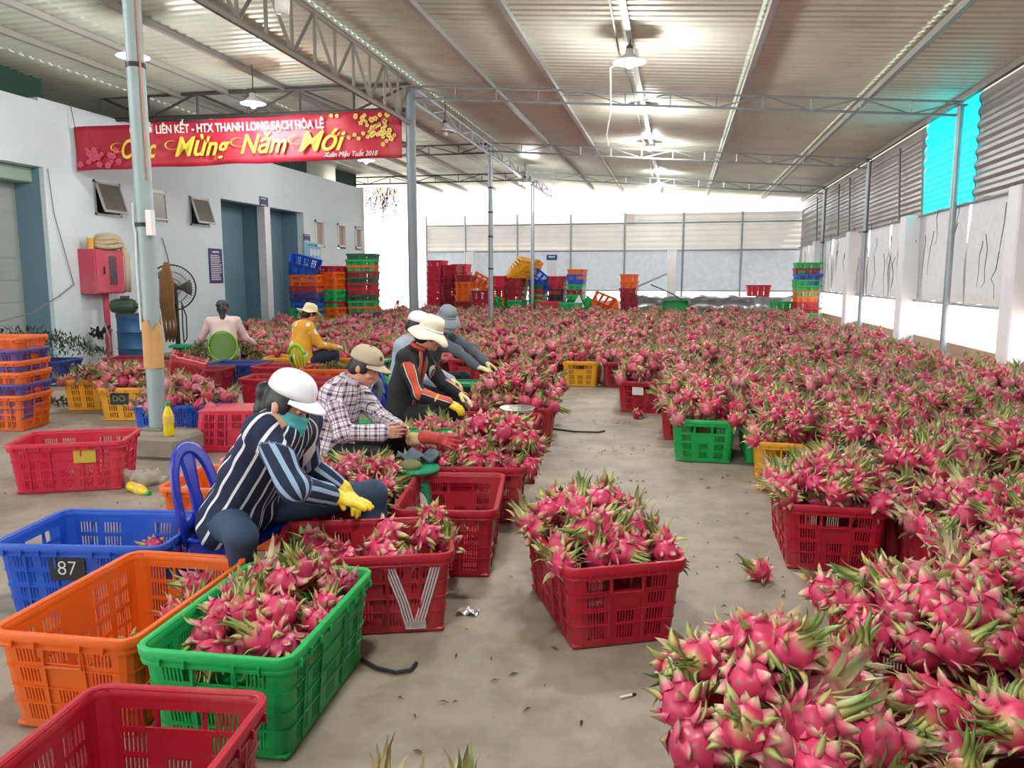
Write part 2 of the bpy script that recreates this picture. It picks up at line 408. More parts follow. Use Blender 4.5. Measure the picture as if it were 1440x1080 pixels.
# green sheeting above the left wall
def tarp(u, v): return (XL-.25+.06*math.sin(u*25), 7.2+u*4.7, 4.46+v*.62*(1-.15*u)+.03*math.sin(u*40+v*5))
tag(MB().grid(tarp, 50, 4, .008).build('green_sheet', mat('dark_green_tarp', lin((38, 74, 58)), .8, var=.25, scale=5)), 'dark green sheet hung above the near end of the white wall', 'tarpaulin')
for k, (a, b_) in enumerate(((19.3, 21.2), (23.2, 24.8))):
    def cs(u, v, a=a, b_=b_): return (XL-.05+.03*math.sin(u*(b_-a)*34), a+u*(b_-a), 4.58+v*.5)
    tag(MB().grid(cs, 60, 1, .006).build('green_sheet', mat('dark_green_tin', lin((26, 62, 50)), .6, .2, var=.2)), ('dark green ribbed sheet above the blue doorways', 'dark green ribbed sheet above the far end of the white building')[k], 'sheet')
# dead vines at the far corner
vm = MB()
for i in range(46):
    a = Vector((XL+.1+random.random()*.9, 25.2+random.random()*.9, 4.7-random.random()*.4)); pts = [a]
    for j in range(5): pts.append(pts[-1]+Vector((random.uniform(-.12, .12), random.uniform(-.12, .12), -random.uniform(.06, .26))))
    vm.tube(pts, [.014, .012, .01, .008, .006, .003], 4)
    for p in pts[1:]:
        for _ in range(2):
            d = Vector((random.uniform(-1, 1), random.uniform(-1, 1), random.uniform(-1, .4)))*.07; q = p+d; s_ = Vector((-d.y, d.x, .02)).normalized()*.025
            vm.add([p, p+d*.5+s_, q, p+d*.5-s_], [(0, 1, 2, 3)])
tag(vm.build('dry_vines', mat('dead_vine', lin((128, 76, 56)), .9, var=.3)), 'dry brown vines hanging at the far corner of the white building', 'vine', kind='stuff')

# back wall
wbk = empty('wall_back', (0, 0, 0)); struct(wbk)
def ribbed(name, fn, n, period_n, depth, m, parent, nrm):
    pass
def sheet_back(x0, x1, z0, z1, m, name='panel', y=YB, amp=.03, per=.19):
    mb = MB(); n = int((z1-z0)/per*4); vs = []; fs = []
    for i in range(n+1):
        z = z0+(z1-z0)*i/n; o = amp if i % 4 in (1, 2) else 0
        vs += [(x0, y+o, z), (x1, y+o, z)]
    for i in range(n): fs.append((2*i, 2*i+1, 2*i+3, 2*i+2))
    return mb.add(vs, fs).build(name, m, wbk)
bx = [-9.9, -8.3, -6.2, -4.1, -2.05, .1, 2.2, 4.3]
M_NET = translucent('grey_netting', lin((186, 190, 194)), .55, scale=8, var=.18)
M_NETR = translucent('wall_netting', lin((112, 110, 108)), .16, scale=9, var=.3, clear=.08)
M_ROOFB = translucent('zinc_sheet_back', lin((180, 176, 172)), .26, .45, scale=1.5)
M_TARPW = translucent('white_tarp', lin((240, 236, 232)), .75, scale=3, var=.08)
for i in range(len(bx)-1):
    sheet_back(bx[i], bx[i+1]+.03, 2.62, 3.62 if i < 4 else 3.98, M_ROOFB)
    MB().box(((bx[i]+bx[i+1])/2, YB+.04, 1.86), (bx[i+1]-bx[i]-.01, .012, 1.50)).build('netting_panel', M_NET, wbk)
def tp(u, v): return (-9.9+u*8.2, YB-.05-.10*math.sin(u*12)*v, 3.55+v*(.62+.10*math.sin(u*8)))
MB().grid(tp, 40, 6, .004).build('tarp', M_TARPW, wbk)
for x in bx: MB().lathe([(.04, 0), (.04, 4.0)], 8).build('post', M_GALV, wbk, loc=(x, YB-.06, 0))
for z in (1.10, 2.60, 3.62): MB().tube([(-9.9, YB-.05, z), (4.3, YB-.05, z)], .028, 6).build('rail', M_GALV, wbk)
MB().box((-3, YB+.1, .36), (14.6, .16, .72)).build('low_wall', M_WHITE, wbk)
for x in (-.27, -8.05): MB().bbox((x, YB-.12, 1.3), (.36, .28, 2.6), .02).build('pillar', M_WHITE, wbk)

# right wall
wr = empty('wall_right', (0, 0, 0)); struct(wr)
def sheet_right(y0, y1, z0, z1, m, name='panel'):
    mb = MB(); per = .19; n = int((z1-z0)/per*4); vs = []; fs = []
    for i in range(n+1):
        z = z0+(z1-z0)*i/n; o = .03 if i % 4 in (1, 2) else 0
        vs += [(XR+o, y0, z), (XR+o, y1, z)]
    for i in range(n): fs.append((2*i, 2*i+1, 2*i+3, 2*i+2))
    return mb.add(vs, fs).build(name, m, wr)
M_CYAN = translucent('cyan_sheet', lin((24, 186, 196)), .8, .35, scale=2, var=.12)
yy = [-11.5, -8.2, -5.4, -2.5, 1.2, 4.9, 8.2, 10.9, 13.0, 15.55, 17.4, 19.3, 21.5, 23.6, 25.6, 27.8, 29.9]
for i in range(len(yy)-1):
    cy = abs(yy[i]-13.0) < .01
    sheet_right(yy[i], yy[i+1]+(.04 if not cy else 0), 2.66, 4.30 if cy else 4.27, M_CYAN if cy else M_ROOF2, 'cyan_panel' if cy else 'panel')
    def net(u, v, a=yy[i], b_=yy[i+1]): return (XR-.02+.03*math.sin(u*9+a)*math.sin(v*5+a*2), a+u*(b_-a), 1.16+.03*math.sin(u*14+a)+v*1.52)
    MB().grid(net, 12, 8).build('netting_panel', M_NETR, wr)
MB().box((XR+.06, 9.2, .27), (.14, 41.5, .54)).build('low_wall', M_BRICKW, wr)
for z in (1.16, 2.66): MB().tube([(XR-.05, -11.5, z), (XR-.05, 29.9, z)], .024, 6).build('rail', M_GALV, wr)
for y_ in (1.4, 6.1, 10.75, 15.6, 20.4, 25.3): MB().bbox((XR-.10, y_, 1.34), (.36, .36, 2.68), .02).build('pillar', M_WHITE, wr)
for k, y_ in enumerate((7.6, 13.3, 19.1, 24.5)):
    if k: column('wall_post', XR-.16, y_, .05, 4.15, ('', 'steel post in front of the cyan panel', 'steel post between the second and third white pillars', 'steel post furthest along the netted wall')[k], M_GALV, (2.6,) if k != 1 else ())
for y_ in (15.5, 17.0, 21.6, 23.0, 26.4):
    MB().tube([(XR-.06, y_, 4.1), (XR-.06, y_-.25, 2.7)], .022, 6).build('stay', M_STEEL, wr)
# torn vines on the netting
vm = MB()
for i in range(60):
    y0 = random.uniform(9, 29); a = Vector((XR-.07, y0, random.uniform(1.9, 2.8))); pts = [a]
    for j in range(4): pts.append(pts[-1]+Vector((random.uniform(-.03, .02), random.uniform(-.12, .12), -random.uniform(.08, .28))))
    vm.tube(pts, [.006, .006, .005, .004, .003], 4)
tag(vm.build('dry_vines', mat('dead_vine_grey', lin((96, 84, 76)), .9, var=.3)), 'thin dry creeper stems on the netting of the right hand wall', 'vine', kind='stuff')
# ------------------------------------------------------------------ crates
CL, CW, CH = .80, .55, .37
def rrect(L_, W_, r, cols, k=3):
    # points round a rounded rectangle: cols = (positions along the long sides, along the short sides), all in -1..1
    a, b = L_/2, W_/2; out = []
    def side(n, f, p):
        for s in p: out.append(f(s))
    lx, ly = a-r, b-r
    for s in cols[0]: out.append((s*lx, -b))
    for i in range(1, k): t = -PI/2+PI/2*i/k; out.append((lx+r*math.cos(t), -ly+r*math.sin(t)))
    for s in cols[1]: out.append((a, s*ly))
    for i in range(1, k): t = PI/2*i/k; out.append((lx+r*math.cos(t), ly+r*math.sin(t)))
    for s in reversed(cols[0]): out.append((s*lx, b))
    for i in range(1, k): t = PI/2+PI/2*i/k; out.append((-lx+r*math.cos(t), ly+r*math.sin(t)))
    for s in reversed(cols[1]): out.append((-a, s*ly))
    for i in range(1, k): t = PI+PI/2*i/k; out.append((-lx+r*math.cos(t), -ly+r*math.sin(t)))
    return out
def groups(gs, n, sw):
    # slot groups: centres gs, n slots each, pitch sw; returns boundaries and the set of hole intervals
    b = [-1.0]; holes = {}
    for gi, g in enumerate(gs):
        for i in range(n):
            c = g+(i-(n-1)/2)*sw
            b.append(c-sw*.28); holes[len(b)-1] = (gi, i); b.append(c+sw*.28)
    b.append(1.0); return b, holes
def crate_basket(lod=0):
    if lod == 0: lb, lh = groups((-.78, -.40, 0, .40, .78), 6, .047); sb, sh = groups((-.68, 0, .68), 6, .066)
    elif lod == 1: lb, lh = groups((-.72, -.24, .24, .72), 4, .075); sb, sh = groups((-.64, 0, .64), 4, .10)
    else: lb, lh = groups((-.6, 0, .6), 3, .13); sb, sh = groups((-.55, .55), 3, .17)
    rows = [0, .05, .075, .24, .28, .445, .485, .65, .69, .84, .875, .955, 1.0]
    slot_rows = {2: 0, 4: 1, 6: 2, 8: 3}
    nl, ns, k = len(lb), len(sb), 3
    per = []
    for t in rows: per.append(rrect(.70+(.765-.70)*t, .455+(.515-.455)*t, .045, (lb, sb)))
    n = len(per[0]); mb = MB(); th = .006
    def kind(j):
        if j < nl: return 'L', j
        j -= nl+k-1
        if j < 0: return None, 0
        if j < ns: return 'S', j
        j -= ns+k-1
        if j < 0: return None, 0
        if j < nl: return 'L2', nl-2-j
        j -= nl+k-1
        if j < 0: return None, 0
        if j < ns: return 'S2', ns-2-j
        return None, 0
    def hole(i, j):
        s, c = kind(j)
        if s is None: return False
        if s[0] == 'S' and i == 10 or (lod > 1 and i == 10): pass
        H = lh if s[0] == 'L' else sh
        if s[0] == 'S' and lod < 2:
            mid = [q for q in H if H[q][0] == 1]
            if i == 8 and min(mid)-1 <= c <= max(mid)+1: return True   # grip hole
            if c in H and i in slot_rows:
                if H[c][0] == 1 and slot_rows[i] > 1: return False
                return True
            return False
        if c in H and i in slot_rows:
            if s[0] == 'L' and lod < 2 and H[c][0] == (len((-.78, -.40, 0, .40, .78))//2 if lod == 0 else 9) and slot_rows[i] > 1: return False
            return True
        return False
    V = []
    def nrm(i, j):
        x0, y0 = per[i][(j-1) % n]; x1, y1 = per[i][(j+1) % n]; dx, dy = x1-x0, y1-y0; l = math.hypot(dx, dy); return dy/l, -dx/l
    for i, t in enumerate(rows):
        for j in range(n):
            x, y = per[i][j]; nx, ny = nrm(i, j)
            V.append((x, y, .012+t*(CH-.012))); V.append((x-nx*th, y-ny*th, .012+t*(CH-.012)))
    O = lambda i, j: 2*(i*n+j % n); I = lambda i, j: 2*(i*n+j % n)+1
    F = []; R_ = len(rows)
    isH = [[hole(i, j) for j in range(n)] for i in range(R_-1)]
    for i in range(R_-1):
        for j in range(n):
            if isH[i][j]:
                # walls round the hole where the neighbour is solid
                if not isH[i][(j+1) % n]: F.append((O(i, j+1), I(i, j+1), I(i+1, j+1), O(i+1, j+1)))
                if not isH[i][j-1]: F.append((I(i, j), O(i, j), O(i+1, j), I(i+1, j)))
                if i+1 >= R_-1 or not isH[i+1][j]: F.append((O(i+1, j), O(i+1, j+1), I(i+1, j+1), I(i+1, j)))
                if i == 0 or not isH[i-1][j]: F.append((O(i, j+1), O(i, j), I(i, j), I(i, j+1)))
            else:
                F.append((O(i, j), O(i, j+1), O(i+1, j+1), O(i+1, j))); F.append((I(i, j+1), I(i, j), I(i+1, j), I(i+1, j+1)))
    for j in range(n): F.append((O(R_-1, j), O(R_-1, j+1), I(R_-1, j+1), I(R_-1, j))); F.append((O(0, j+1), O(0, j), I(0, j), I(0, j+1)))
    mb.add(V, F); return mb
SPARSE = ([-1, -.5, 0, .5, 1], [-1, 0, 1])
def sweep(mb, prof, zscale=None):
    # profile of (offset outwards from the wall at that height, z)
    n = None; V = []
    for off, z in prof:
        t = z/CH; L_ = .70+.065*t+2*off; W_ = .455+.06*t+2*off
        P = rrect(L_, W_, .045+max(off, -.02), SPARSE); n = len(P); V += [(x, y, z) for x, y in P]
    m = len(prof); F = []
    for i in range(m):
        i2 = (i+1) % m
        for j in range(n): F.append((i*n+j, i*n+(j+1) % n, i2*n+(j+1) % n, i2*n+j))
    return mb.add(V, F)
RIM = [(-.006, .366), (.000, .374), (.016, .374), (.019, .370), (.019, .342), (.013, .340), (.013, .330), (.017, .327), (.017, .318), (.0005, .316), (-.0065, .34)]
def crate_meshes():
    d = {}
    for lod in (0, 1):
        d['basket', lod] = crate_basket(lod).mesh('crate_basket')
    rim = MB(); sweep(rim, RIM)
    for sx_ in (-1, 1):
        for k in range(-4, 5):
            if abs(k) < 1: continue
            rim.box((k*.082, sx_*.275, .335), (.006, .014, .026))
        for k in (-2, -1, 1, 2): rim.box((sx_*.4, k*.085, .335), (.014, .006, .026))
    d['rim'] = rim.mesh('crate_rim', ang=40)
    for i, z in enumerate((.105, .168, .242)):
        r = MB(); sweep(r, [(.0, z-.004), (.005, z-.003), (.005, z+.003), (.0, z+.004)]); d['rib', i] = r.mesh('crate_rib')
    k = 0.0
    d['upl'] = MB().add([(k-.005, -.226, .02), (k+.005, -.226, .02), (k+.005, -.262, .33), (k-.005, -.262, .33), (k-.005, -.235, .02), (k+.005, -.235, .02), (k+.005, -.263, .33), (k-.005, -.263, .33)], [(0, 1, 2, 3), (4, 7, 6, 5), (0, 4, 5, 1), (1, 5, 6, 2), (2, 6, 7, 3), (3, 7, 4, 0)]).mesh('crate_upright')
    d['ups'] = MB().add([(.348, k-.005, .02), (.348, k+.005, .02), (.380, k+.005, .33), (.380, k-.005, .33), (.357, k-.005, .02), (.357, k+.005, .02), (.388, k+.005, .33), (.388, k-.005, .33)], [(0, 1, 2, 3), (4, 7, 6, 5), (0, 4, 5, 1), (1, 5, 6, 2), (2, 6, 7, 3), (3, 7, 4, 0)]).mesh('crate_upright')
    b = MB(); b.bbox((0, 0, .012), (.70, .455, .016), .03)
    for k in range(-3, 4): b.box((k*.09, 0, .024), (.012, .43, .010))
    d['bottom'] = b.mesh('crate_bottom')
    g = MB()
    for k in (-.062, .062): g.bbox((.381, k*1.12, .284), (.012, .010, .062), .003)
    g.bbox((.378, 0, .250), (.013, .148, .009), .003)
    d['grip'] = g.mesh('crate_grip')
    w = crate_basket(2); sweep(w, [(-.006, .366), (.018, .374), (.018, .320), (.0, .318)]); w.bbox((0, 0, .012), (.70, .455, .016), .03)
    d['low'] = w.mesh('crate_low')
    d['panel'] = MB().bbox((0, 0, 0), (.15, .004, .10), .002).mesh('crate_plate')
    return d
CM = crate_meshes()
def crate(color, x, y, deg, label, z=0.0, group=None, lod=0, tilt=None, name='crate'):
    m = CR[color]
    if lod == 2:
        o = link('crate', CM['low'], None, m); o.location = (x, y, z); o.rotation_euler = tilt if tilt else (0, 0, math.radians(deg))
        return tag(o, label, 'crate', group)
    o = empty('crate', (x, y, z), math.radians(deg), label, 'crate', group)
    if tilt: o.rotation_euler = tilt
    link('basket', CM['basket', lod], o, m); link('rim', CM['rim'], o, m); link('base', CM['bottom'], o, m)
    for sg in (1, -1): link('grip', CM['grip'], o, m).scale.x = sg
    if lod == 0:
        for i in range(3): link('rib', CM['rib', i], o, m)
        for sg in (1, -1):
            for k in (-.245, -.105, .105, .245): q = link('upright_rib', CM['upl'], o, m); q.scale.y = sg; q.location.x = k
            for k in (-.075, .075): q = link('upright_rib', CM['ups'], o, m); q.scale.x = sg; q.location.y = k
    return o
def plate(c, m, xy=(0, 0), side=-1, s=1.0, name='label_plate', z=.27):
    y = side*(.2275+.03*z/CH+.006)
    o = link(name, CM['panel'], c, m); o.location = (xy[0], y, z); o.scale = (s, 1, s); return o
ORD = ['topmost', 'second', 'third', 'fourth', 'fifth', 'sixth', 'seventh', 'eighth', 'ninth', 'tenth', 'eleventh', 'twelfth']
def stack(cols, x, y, deg, pitch, where, lod=2, jit=.02, z0=0.0):
    n = len(cols)
    for i, c in enumerate(cols):
        z = z0+(n-1-i)*pitch
        pos = 'crate, topmost' if i == 0 else ('crate, lowest' if i == n-1 else 'crate, '+ORD[i]+' down')
        adj = {'crimson': 'bright red', 'wine': 'dark red', 'darkgreen': 'dark green', 'navy': 'dark blue'}.get(c, c)
        crate(c, x+random.uniform(-jit, jit), y+random.uniform(-jit, jit), deg+random.uniform(-2, 2), '%s %s in the %s' % (adj, pos, where), z, 'crates of the '+where, lod)

# ------------------------------------------------------------------ dragon fruit
PINK = np.array(lin((204, 58, 100))); PINKD = np.array(lin((160, 44, 72))); PALE = np.array(lin((238, 182, 182)))
GRN = np.array(lin((126, 152, 78))); GRND = np.array(lin((78, 104, 52))); YEL = np.array(lin((190, 188, 120)))
RA, RZ = .052, .062
def fruit_scales(seed, n):
    r = np.random.default_rng(seed); out = []
    for k in range(n):
        z = -.62+1.4*k/(n-1); a = k*2.39996+r.uniform(-.25, .25); out.append((z, a))
    return out
def body_mesh(seed, nu, nv, ns=18, spikes=8):
    sc = fruit_scales(seed, ns); r = np.random.default_rng(seed+50)
    sv = np.array([(math.sqrt(max(0, 1-z*z))*math.cos(a), math.sqrt(max(0, 1-z*z))*math.sin(a), z) for z, a in sc])
    V = []; C = []
    def pt(th, ph):
        d = np.array((math.sin(th)*math.cos(ph), math.sin(th)*math.sin(ph), math.cos(th)))
        dd = sv @ d
        # each scale lifts a shield shaped facet of skin just below its tip
        bmp = 0.0
        for s, q in zip(sv, dd):
            w = math.exp(-(1-q)*14); bmp = max(bmp, w*(.5+.5*min(1, max(0, (s[2]-d[2]+.35)/.5))))
        rr = .89+.20*bmp
        p = np.array((d[0]*RA*rr, d[1]*RA*rr, d[2]*RZ*rr))
        if d[2] > .8: p[2] += .010*(d[2]-.8)/.2
        g = min(1, max(0, (d[2]-.72)/.28)); b_ = max(0, 1-bmp)*.35
        col = PINK*(1-b_)+PINKD*b_
        pl = max(0, bmp-.82)/.18; col = col*(1-.35*pl)+PALE*.35*pl
        col = col*(1-g*.8)+YEL*g*.8
        if d[2] < -.975: col = col*.4+GRND*.6
        return p, col
    p, c = pt(1e-3, 0); V.append(p); C.append(c)
    for i in range(1, nv):
        for j in range(nu): p, c = pt(PI*i/nv, 2*PI*(j+.5*(i % 2))/nu); V.append(p); C.append(c)
    p, c = pt(PI-1e-3, 0); V.append(p); C.append(c)
    F = []
    for j in range(nu): F.append((0, 1+j, 1+(j+1) % nu))
    for i in range(nv-2):
        a = 1+i*nu; b = a+nu
        for j in range(nu):
            j2 = (j+1) % nu
            F.append((a+j, b+j, b+j2)); F.append((a+j, b+j2, a+j2))
    a = 1+(nv-2)*nu; L_ = len(V)-1
    for j in range(nu): F.append((a+j, L_, a+(j+1) % nu))
    return np.array(V), F, np.array(C), sc
def leaf_strip(length, width, curl, segs, kind, closed=True):
    # grows along +Z, curls towards +X; V section
    V = []; C = []; F = []; ang = 0.0; p = np.zeros(3)
    for i in range(segs+1):
        t = i/segs; w = width*(math.sin(PI*min(1, (t*.75+.25)))**.8)*(1-t)**.35 if t < 1 else 0.0004
        if kind == 'scale': w = width*(1-t)**.75+.0004
        d = np.array((math.sin(ang), 0, math.cos(ang))); nx = np.array((math.cos(ang), 0, -math.sin(ang)))
        if i: p = p+d*length/segs
        ang += curl/segs
        if closed:
            V += [p+np.array((0, w/2, 0)), p+nx*w*.16-nx*.001, p-np.array((0, w/2, 0)), p-nx*(w*.10+.0012)]
        else: V += [p+np.array((0, w/2, 0)), p-nx*w*.22, p-np.array((0, w/2, 0))]
        if kind == 'scale': col = (PINK*(1-t*.9)+PALE*t*.9) if t < .5 else (PALE*(1-(t-.5)*2)*.6+YEL*(1-(t-.5)*2)*.4+GRN*(t-.5)*2)
        elif kind == 'mid': col = PINK*(1-t*3)+YEL*t*3 if t < .33 else YEL*(1-(t-.33)/.67)+GRN*(t-.33)/.67
        else: col = YEL*(1-t*2)+GRN*t*2 if t < .5 else GRN*(1-(t-.5)*2)+GRND*(t-.5)*2
        C += [col]*(4 if closed else 3)
    k = 4 if closed else 3
    for i in range(segs):
        a = i*k; b = a+k
        for j in range(k if closed else k-1):
            j2 = (j+1) % k
            F.append((a+j, a+j2, b+j2)); F.append((a+j, b+j2, b+j))
    return np.array(V), F, np.array(C)
def leaf_frames(seed, n_mid, n_crown, z0=-.35, z1=.70):
    r = np.random.default_rng(seed+9); out = []
    def fr(z, a, alpha):
        s = math.sqrt(max(0, 1-z*z)); n_ = np.array((s*math.cos(a)/RA, s*math.sin(a)/RA, z/RZ)); n_ /= np.linalg.norm(n_)
        p = np.array((s*math.cos(a)*RA, s*math.sin(a)*RA, z*RZ))*.97
        up = np.array((0, 0, 1.)); t = up-n_*n_.dot(up); t /= max(1e-6, np.linalg.norm(t))
        d = t*math.cos(alpha)+n_*math.sin(alpha); x = n_*math.cos(alpha)-t*math.sin(alpha); y = np.cross(d, x)
        M = np.eye(4); M[:3, 0] = x; M[:3, 1] = y; M[:3, 2] = d; M[:3, 3] = p; return M
    for k in range(n_mid):
        z = z0+(z1-z0)*k/max(1, n_mid-1); out.append(('mid', fr(z, k*2.39996+r.uniform(-.3, .3), r.uniform(.25, .75)), r.uniform(.75, 1.15)))
    for k in range(n_crown):
        out.append(('crown', fr(r.uniform(.82, .95), k*2*PI/n_crown+r.uniform(-.35, .35), r.uniform(.15, .75)), r.uniform(.7, 1.15)))
    return out
def np_template(seed, nu, nv, n_mid, n_crown, segs, n_small, closed=False):
    V, F, C, sc = body_mesh(seed, nu, nv); F = list(F); Vs = [V]; Cs = [C]; n = len(V)
    def put(tpl, M, s):
        nonlocal n
        v, f, c = tpl; w = (v*s) @ M[:3, :3].T + M[:3, 3]; Vs.append(w); Cs.append(c)
        F.extend([tuple(i+n for i in q) for q in f]); n += len(v)
    for kd, M, s in leaf_frames(seed, n_mid, n_crown):
        put(leaf_strip(.064 if kd == 'mid' else .094, .027 if kd == 'mid' else .024, 1.0 if kd == 'mid' else .9, segs, kd, closed), M, s)
    for kd, M, s in leaf_frames(seed+31, n_small, 0, -.8, .5): put(leaf_strip(.030, .026, .9, 2, 'scale', False), M, s)
    return np.vstack(Vs).astype(np.float32), np.array(F, dtype=np.int32), np.vstack(Cs).astype(np.float32)
def fruit_material():
    m = bpy.data.materials.new('dragon_fruit_skin'); m.use_nodes = True
    N = m.node_tree.nodes; L = m.node_tree.links; b = N['Principled BSDF']
    a = N.new('ShaderNodeAttribute'); a.attribute_name = 'Col'
    oi = N.new('ShaderNodeObjectInfo'); hs = N.new('ShaderNodeHueSaturation')
    mr = N.new('ShaderNodeMapRange'); mr.inputs[3].default_value = .80; mr.inputs[4].default_value = 1.18; L.new(oi.outputs['Random'], mr.inputs[0])
    L.new(a.outputs['Color'], hs.inputs['Color']); L.new(mr.outputs[0], hs.inputs['Value'])
    t = N.new('ShaderNodeTexCoord'); n = N.new('ShaderNodeTexNoise'); n.inputs['Scale'].default_value = 45; n.inputs['Detail'].default_value = 3; L.new(t.outputs['Object'], n.inputs['Vector'])
    r = N.new('ShaderNodeMapRange'); r.inputs[1].default_value = .3; r.inputs[2].default_value = .7; r.inputs[3].default_value = .86; r.inputs[4].default_value = 1.1; L.new(n.outputs[0], r.inputs[0])
    mx = N.new('ShaderNodeMix'); mx.data_type = 'RGBA'; mx.blend_type = 'MULTIPLY'; mx.inputs[0].default_value = 1
    L.new(hs.outputs[0], mx.inputs[6]); L.new(r.outputs[0], mx.inputs[7]); L.new(mx.outputs[2], b.inputs['Base Color'])
    b.inputs['Roughness'].default_value = .38; b.inputs['Subsurface Weight'].default_value = 0
    return m
M_FRUIT = fruit_material()
def col_mesh(name, V, F, C, smooth=True):
    me = bpy.data.meshes.new(name); nv, nf = len(V), len(F); F = np.asarray(F, dtype=np.int32)
    me.vertices.add(nv); me.vertices.foreach_set('co', np.asarray(V, dtype=np.float32).ravel())
    me.loops.add(nf*3); me.loops.foreach_set('vertex_index', F.ravel())
    me.polygons.add(nf); me.polygons.foreach_set('loop_start', np.arange(0, nf*3, 3, dtype=np.int32))
    at_ = me.attributes.new('Col', 'FLOAT_COLOR', 'POINT'); cc = np.ones((nv, 4), dtype=np.float32); cc[:, :3] = C; at_.data.foreach_set('color', cc.ravel())
    me.materials.append(M_FRUIT)
    if smooth: me.polygons.foreach_set('use_smooth', np.ones(nf, dtype=bool))
    me.update(calc_edges=True); me.validate(); return me
NVAR = 5
HERO = []; HLEAF = {}
for k in range(3):
    HLEAF['mid', k] = col_mesh('leaf', *leaf_strip(.060, (.026, .022, .028)[k], (1.1, .5, 1.6)[k], 4, 'mid'))
    HLEAF['crown', k] = col_mesh('leaf', *leaf_strip((.088, .075, .095)[k], (.021, .018, .023)[k], (1.0, .5, 1.5)[k], 5, 'crown'))
for k in range(NVAR):
    V, F, C, sc = body_mesh(k, 16, 11); V = [V]; C = [C]; F = list(F); n = len(V[0])
    for kd, M, s in leaf_frames(k+31, 15, 0, -.86, .6):
        v, f, c = leaf_strip(.042, .046, .75, 3, 'scale', True); V.append((v*s) @ M[:3, :3].T+M[:3, 3]); C.append(c); F += [tuple(i+n for i in q) for q in f]; n += len(v)
    HERO.append((col_mesh('dragon_fruit', np.vstack(V), F, np.vstack(C)), [(kd, Matrix([list(map(float, r_)) for r_ in M]), s) for kd, M, s in leaf_frames(k, 6, 7)]))
MID = [np_template(k, 9, 7, 6, 6, 3, 6) for k in range(NVAR)]
FAR = [np_template(k, 7, 5, 4, 6, 2, 2) for k in range(NVAR)]
FAR2 = [np_template(k, 6, 4, 2, 5, 2, 1) for k in range(NVAR)]
FR = []
SHORT = {}
def fruit_stem(label, short): SHORT[label] = short
for a, b in (('dragon fruit with long green leaves in the bright green crate', 'dragon fruit in the bright green crate'), ('dragon fruit left lying in the orange crate', 'dragon fruit left in the orange crate'),
             ('dark fruit with curled leaves in the blue numbered crate', 'fruit in the blue numbered crate'), ('dragon fruit in the red crate with white paint strokes', 'dragon fruit in the white painted crate'),
             ('loose fruit at the bottom of the empty red crate', 'loose fruit in the empty red crate'), ('dragon fruit between the striped and the checked worker', 'dragon fruit between the two nearest workers'),
             ('pink dragon fruit heaped behind the near column', 'dragon fruit behind the near column'), ('dragon fruit in the yellow crate with the lettered plate', 'dragon fruit in the lettered yellow crate'),
             ('dragon fruit in the lone red crate in the aisle', 'dragon fruit in the lone aisle crate'), ('dragon fruit at the foot of the aisle, leaf tips upright', 'dragon fruit at the foot of the aisle')): SHORT[a] = b
def rand_quat(lie=.85):
    # mostly lying or leaning, crown anywhere round
    tilt = random.uniform(.7, 2.3) if random.random() < lie else random.uniform(.1, .7)
    return (Euler((0, 0, random.uniform(0, 2*PI))).to_quaternion() @ Euler((0, tilt, 0)).to_quaternion() @ Euler((0, 0, random.uniform(0, 2*PI))).to_quaternion())
def put_fruit(p, label, group, s=None, q=None, keep=False, und=False):
    FR.append(dict(und=und, short=SHORT.get(label, label), p=Vector(p), q=q or rand_quat(), s=s or random.uniform(.92, 1.24), v=random.randrange(NVAR), label=label, group=group, keep=keep))
def heap(x, y, deg, label, group, z0=.36, peak=.16, lx=.66, ly=.42, sp=.112, skew=(0, 0), prob=1.0, under=True, base=0.0):
    R_ = Matrix.Rotation(math.radians(deg), 2); nx = max(1, int(lx/sp)); ny = max(1, int(ly/(sp*.88)))
    for j in range(ny+1):
        for i in range(nx+1):
            if random.random() > prob: continue
            fx = (i+.5*(j % 2))/nx-.5; fy = j/ny-.5
            if abs(fx) > .53: continue
            fx += random.uniform(-.3, .3)/nx; fy += random.uniform(-.3, .3)/ny
            r2 = ((fx-skew[0])/.62)**2+((fy-skew[1])/.62)**2
            z = z0+peak*max(0, 1-r2)+random.uniform(-.02, .025)
            d = R_ @ Vector((fx*lx, fy*ly))
            put_fruit((x+d.x, y+d.y, z), label, group)
    if under:
        for j in range(int(ny*.7)+1):
            for i in range(int(nx*.7)+1):
                fx = (i+.5)/(nx*.7+1)-.5; fy = (j+.5)/(ny*.7+1)-.5
                r2 = (fx/.62)**2+(fy/.62)**2; z = z0+peak*max(0, 1-r2)-.10
                d = R_ @ Vector((fx*lx*.82, fy*ly*.82)); put_fruit((x+d.x, y+d.y, z), label, group, und=True)

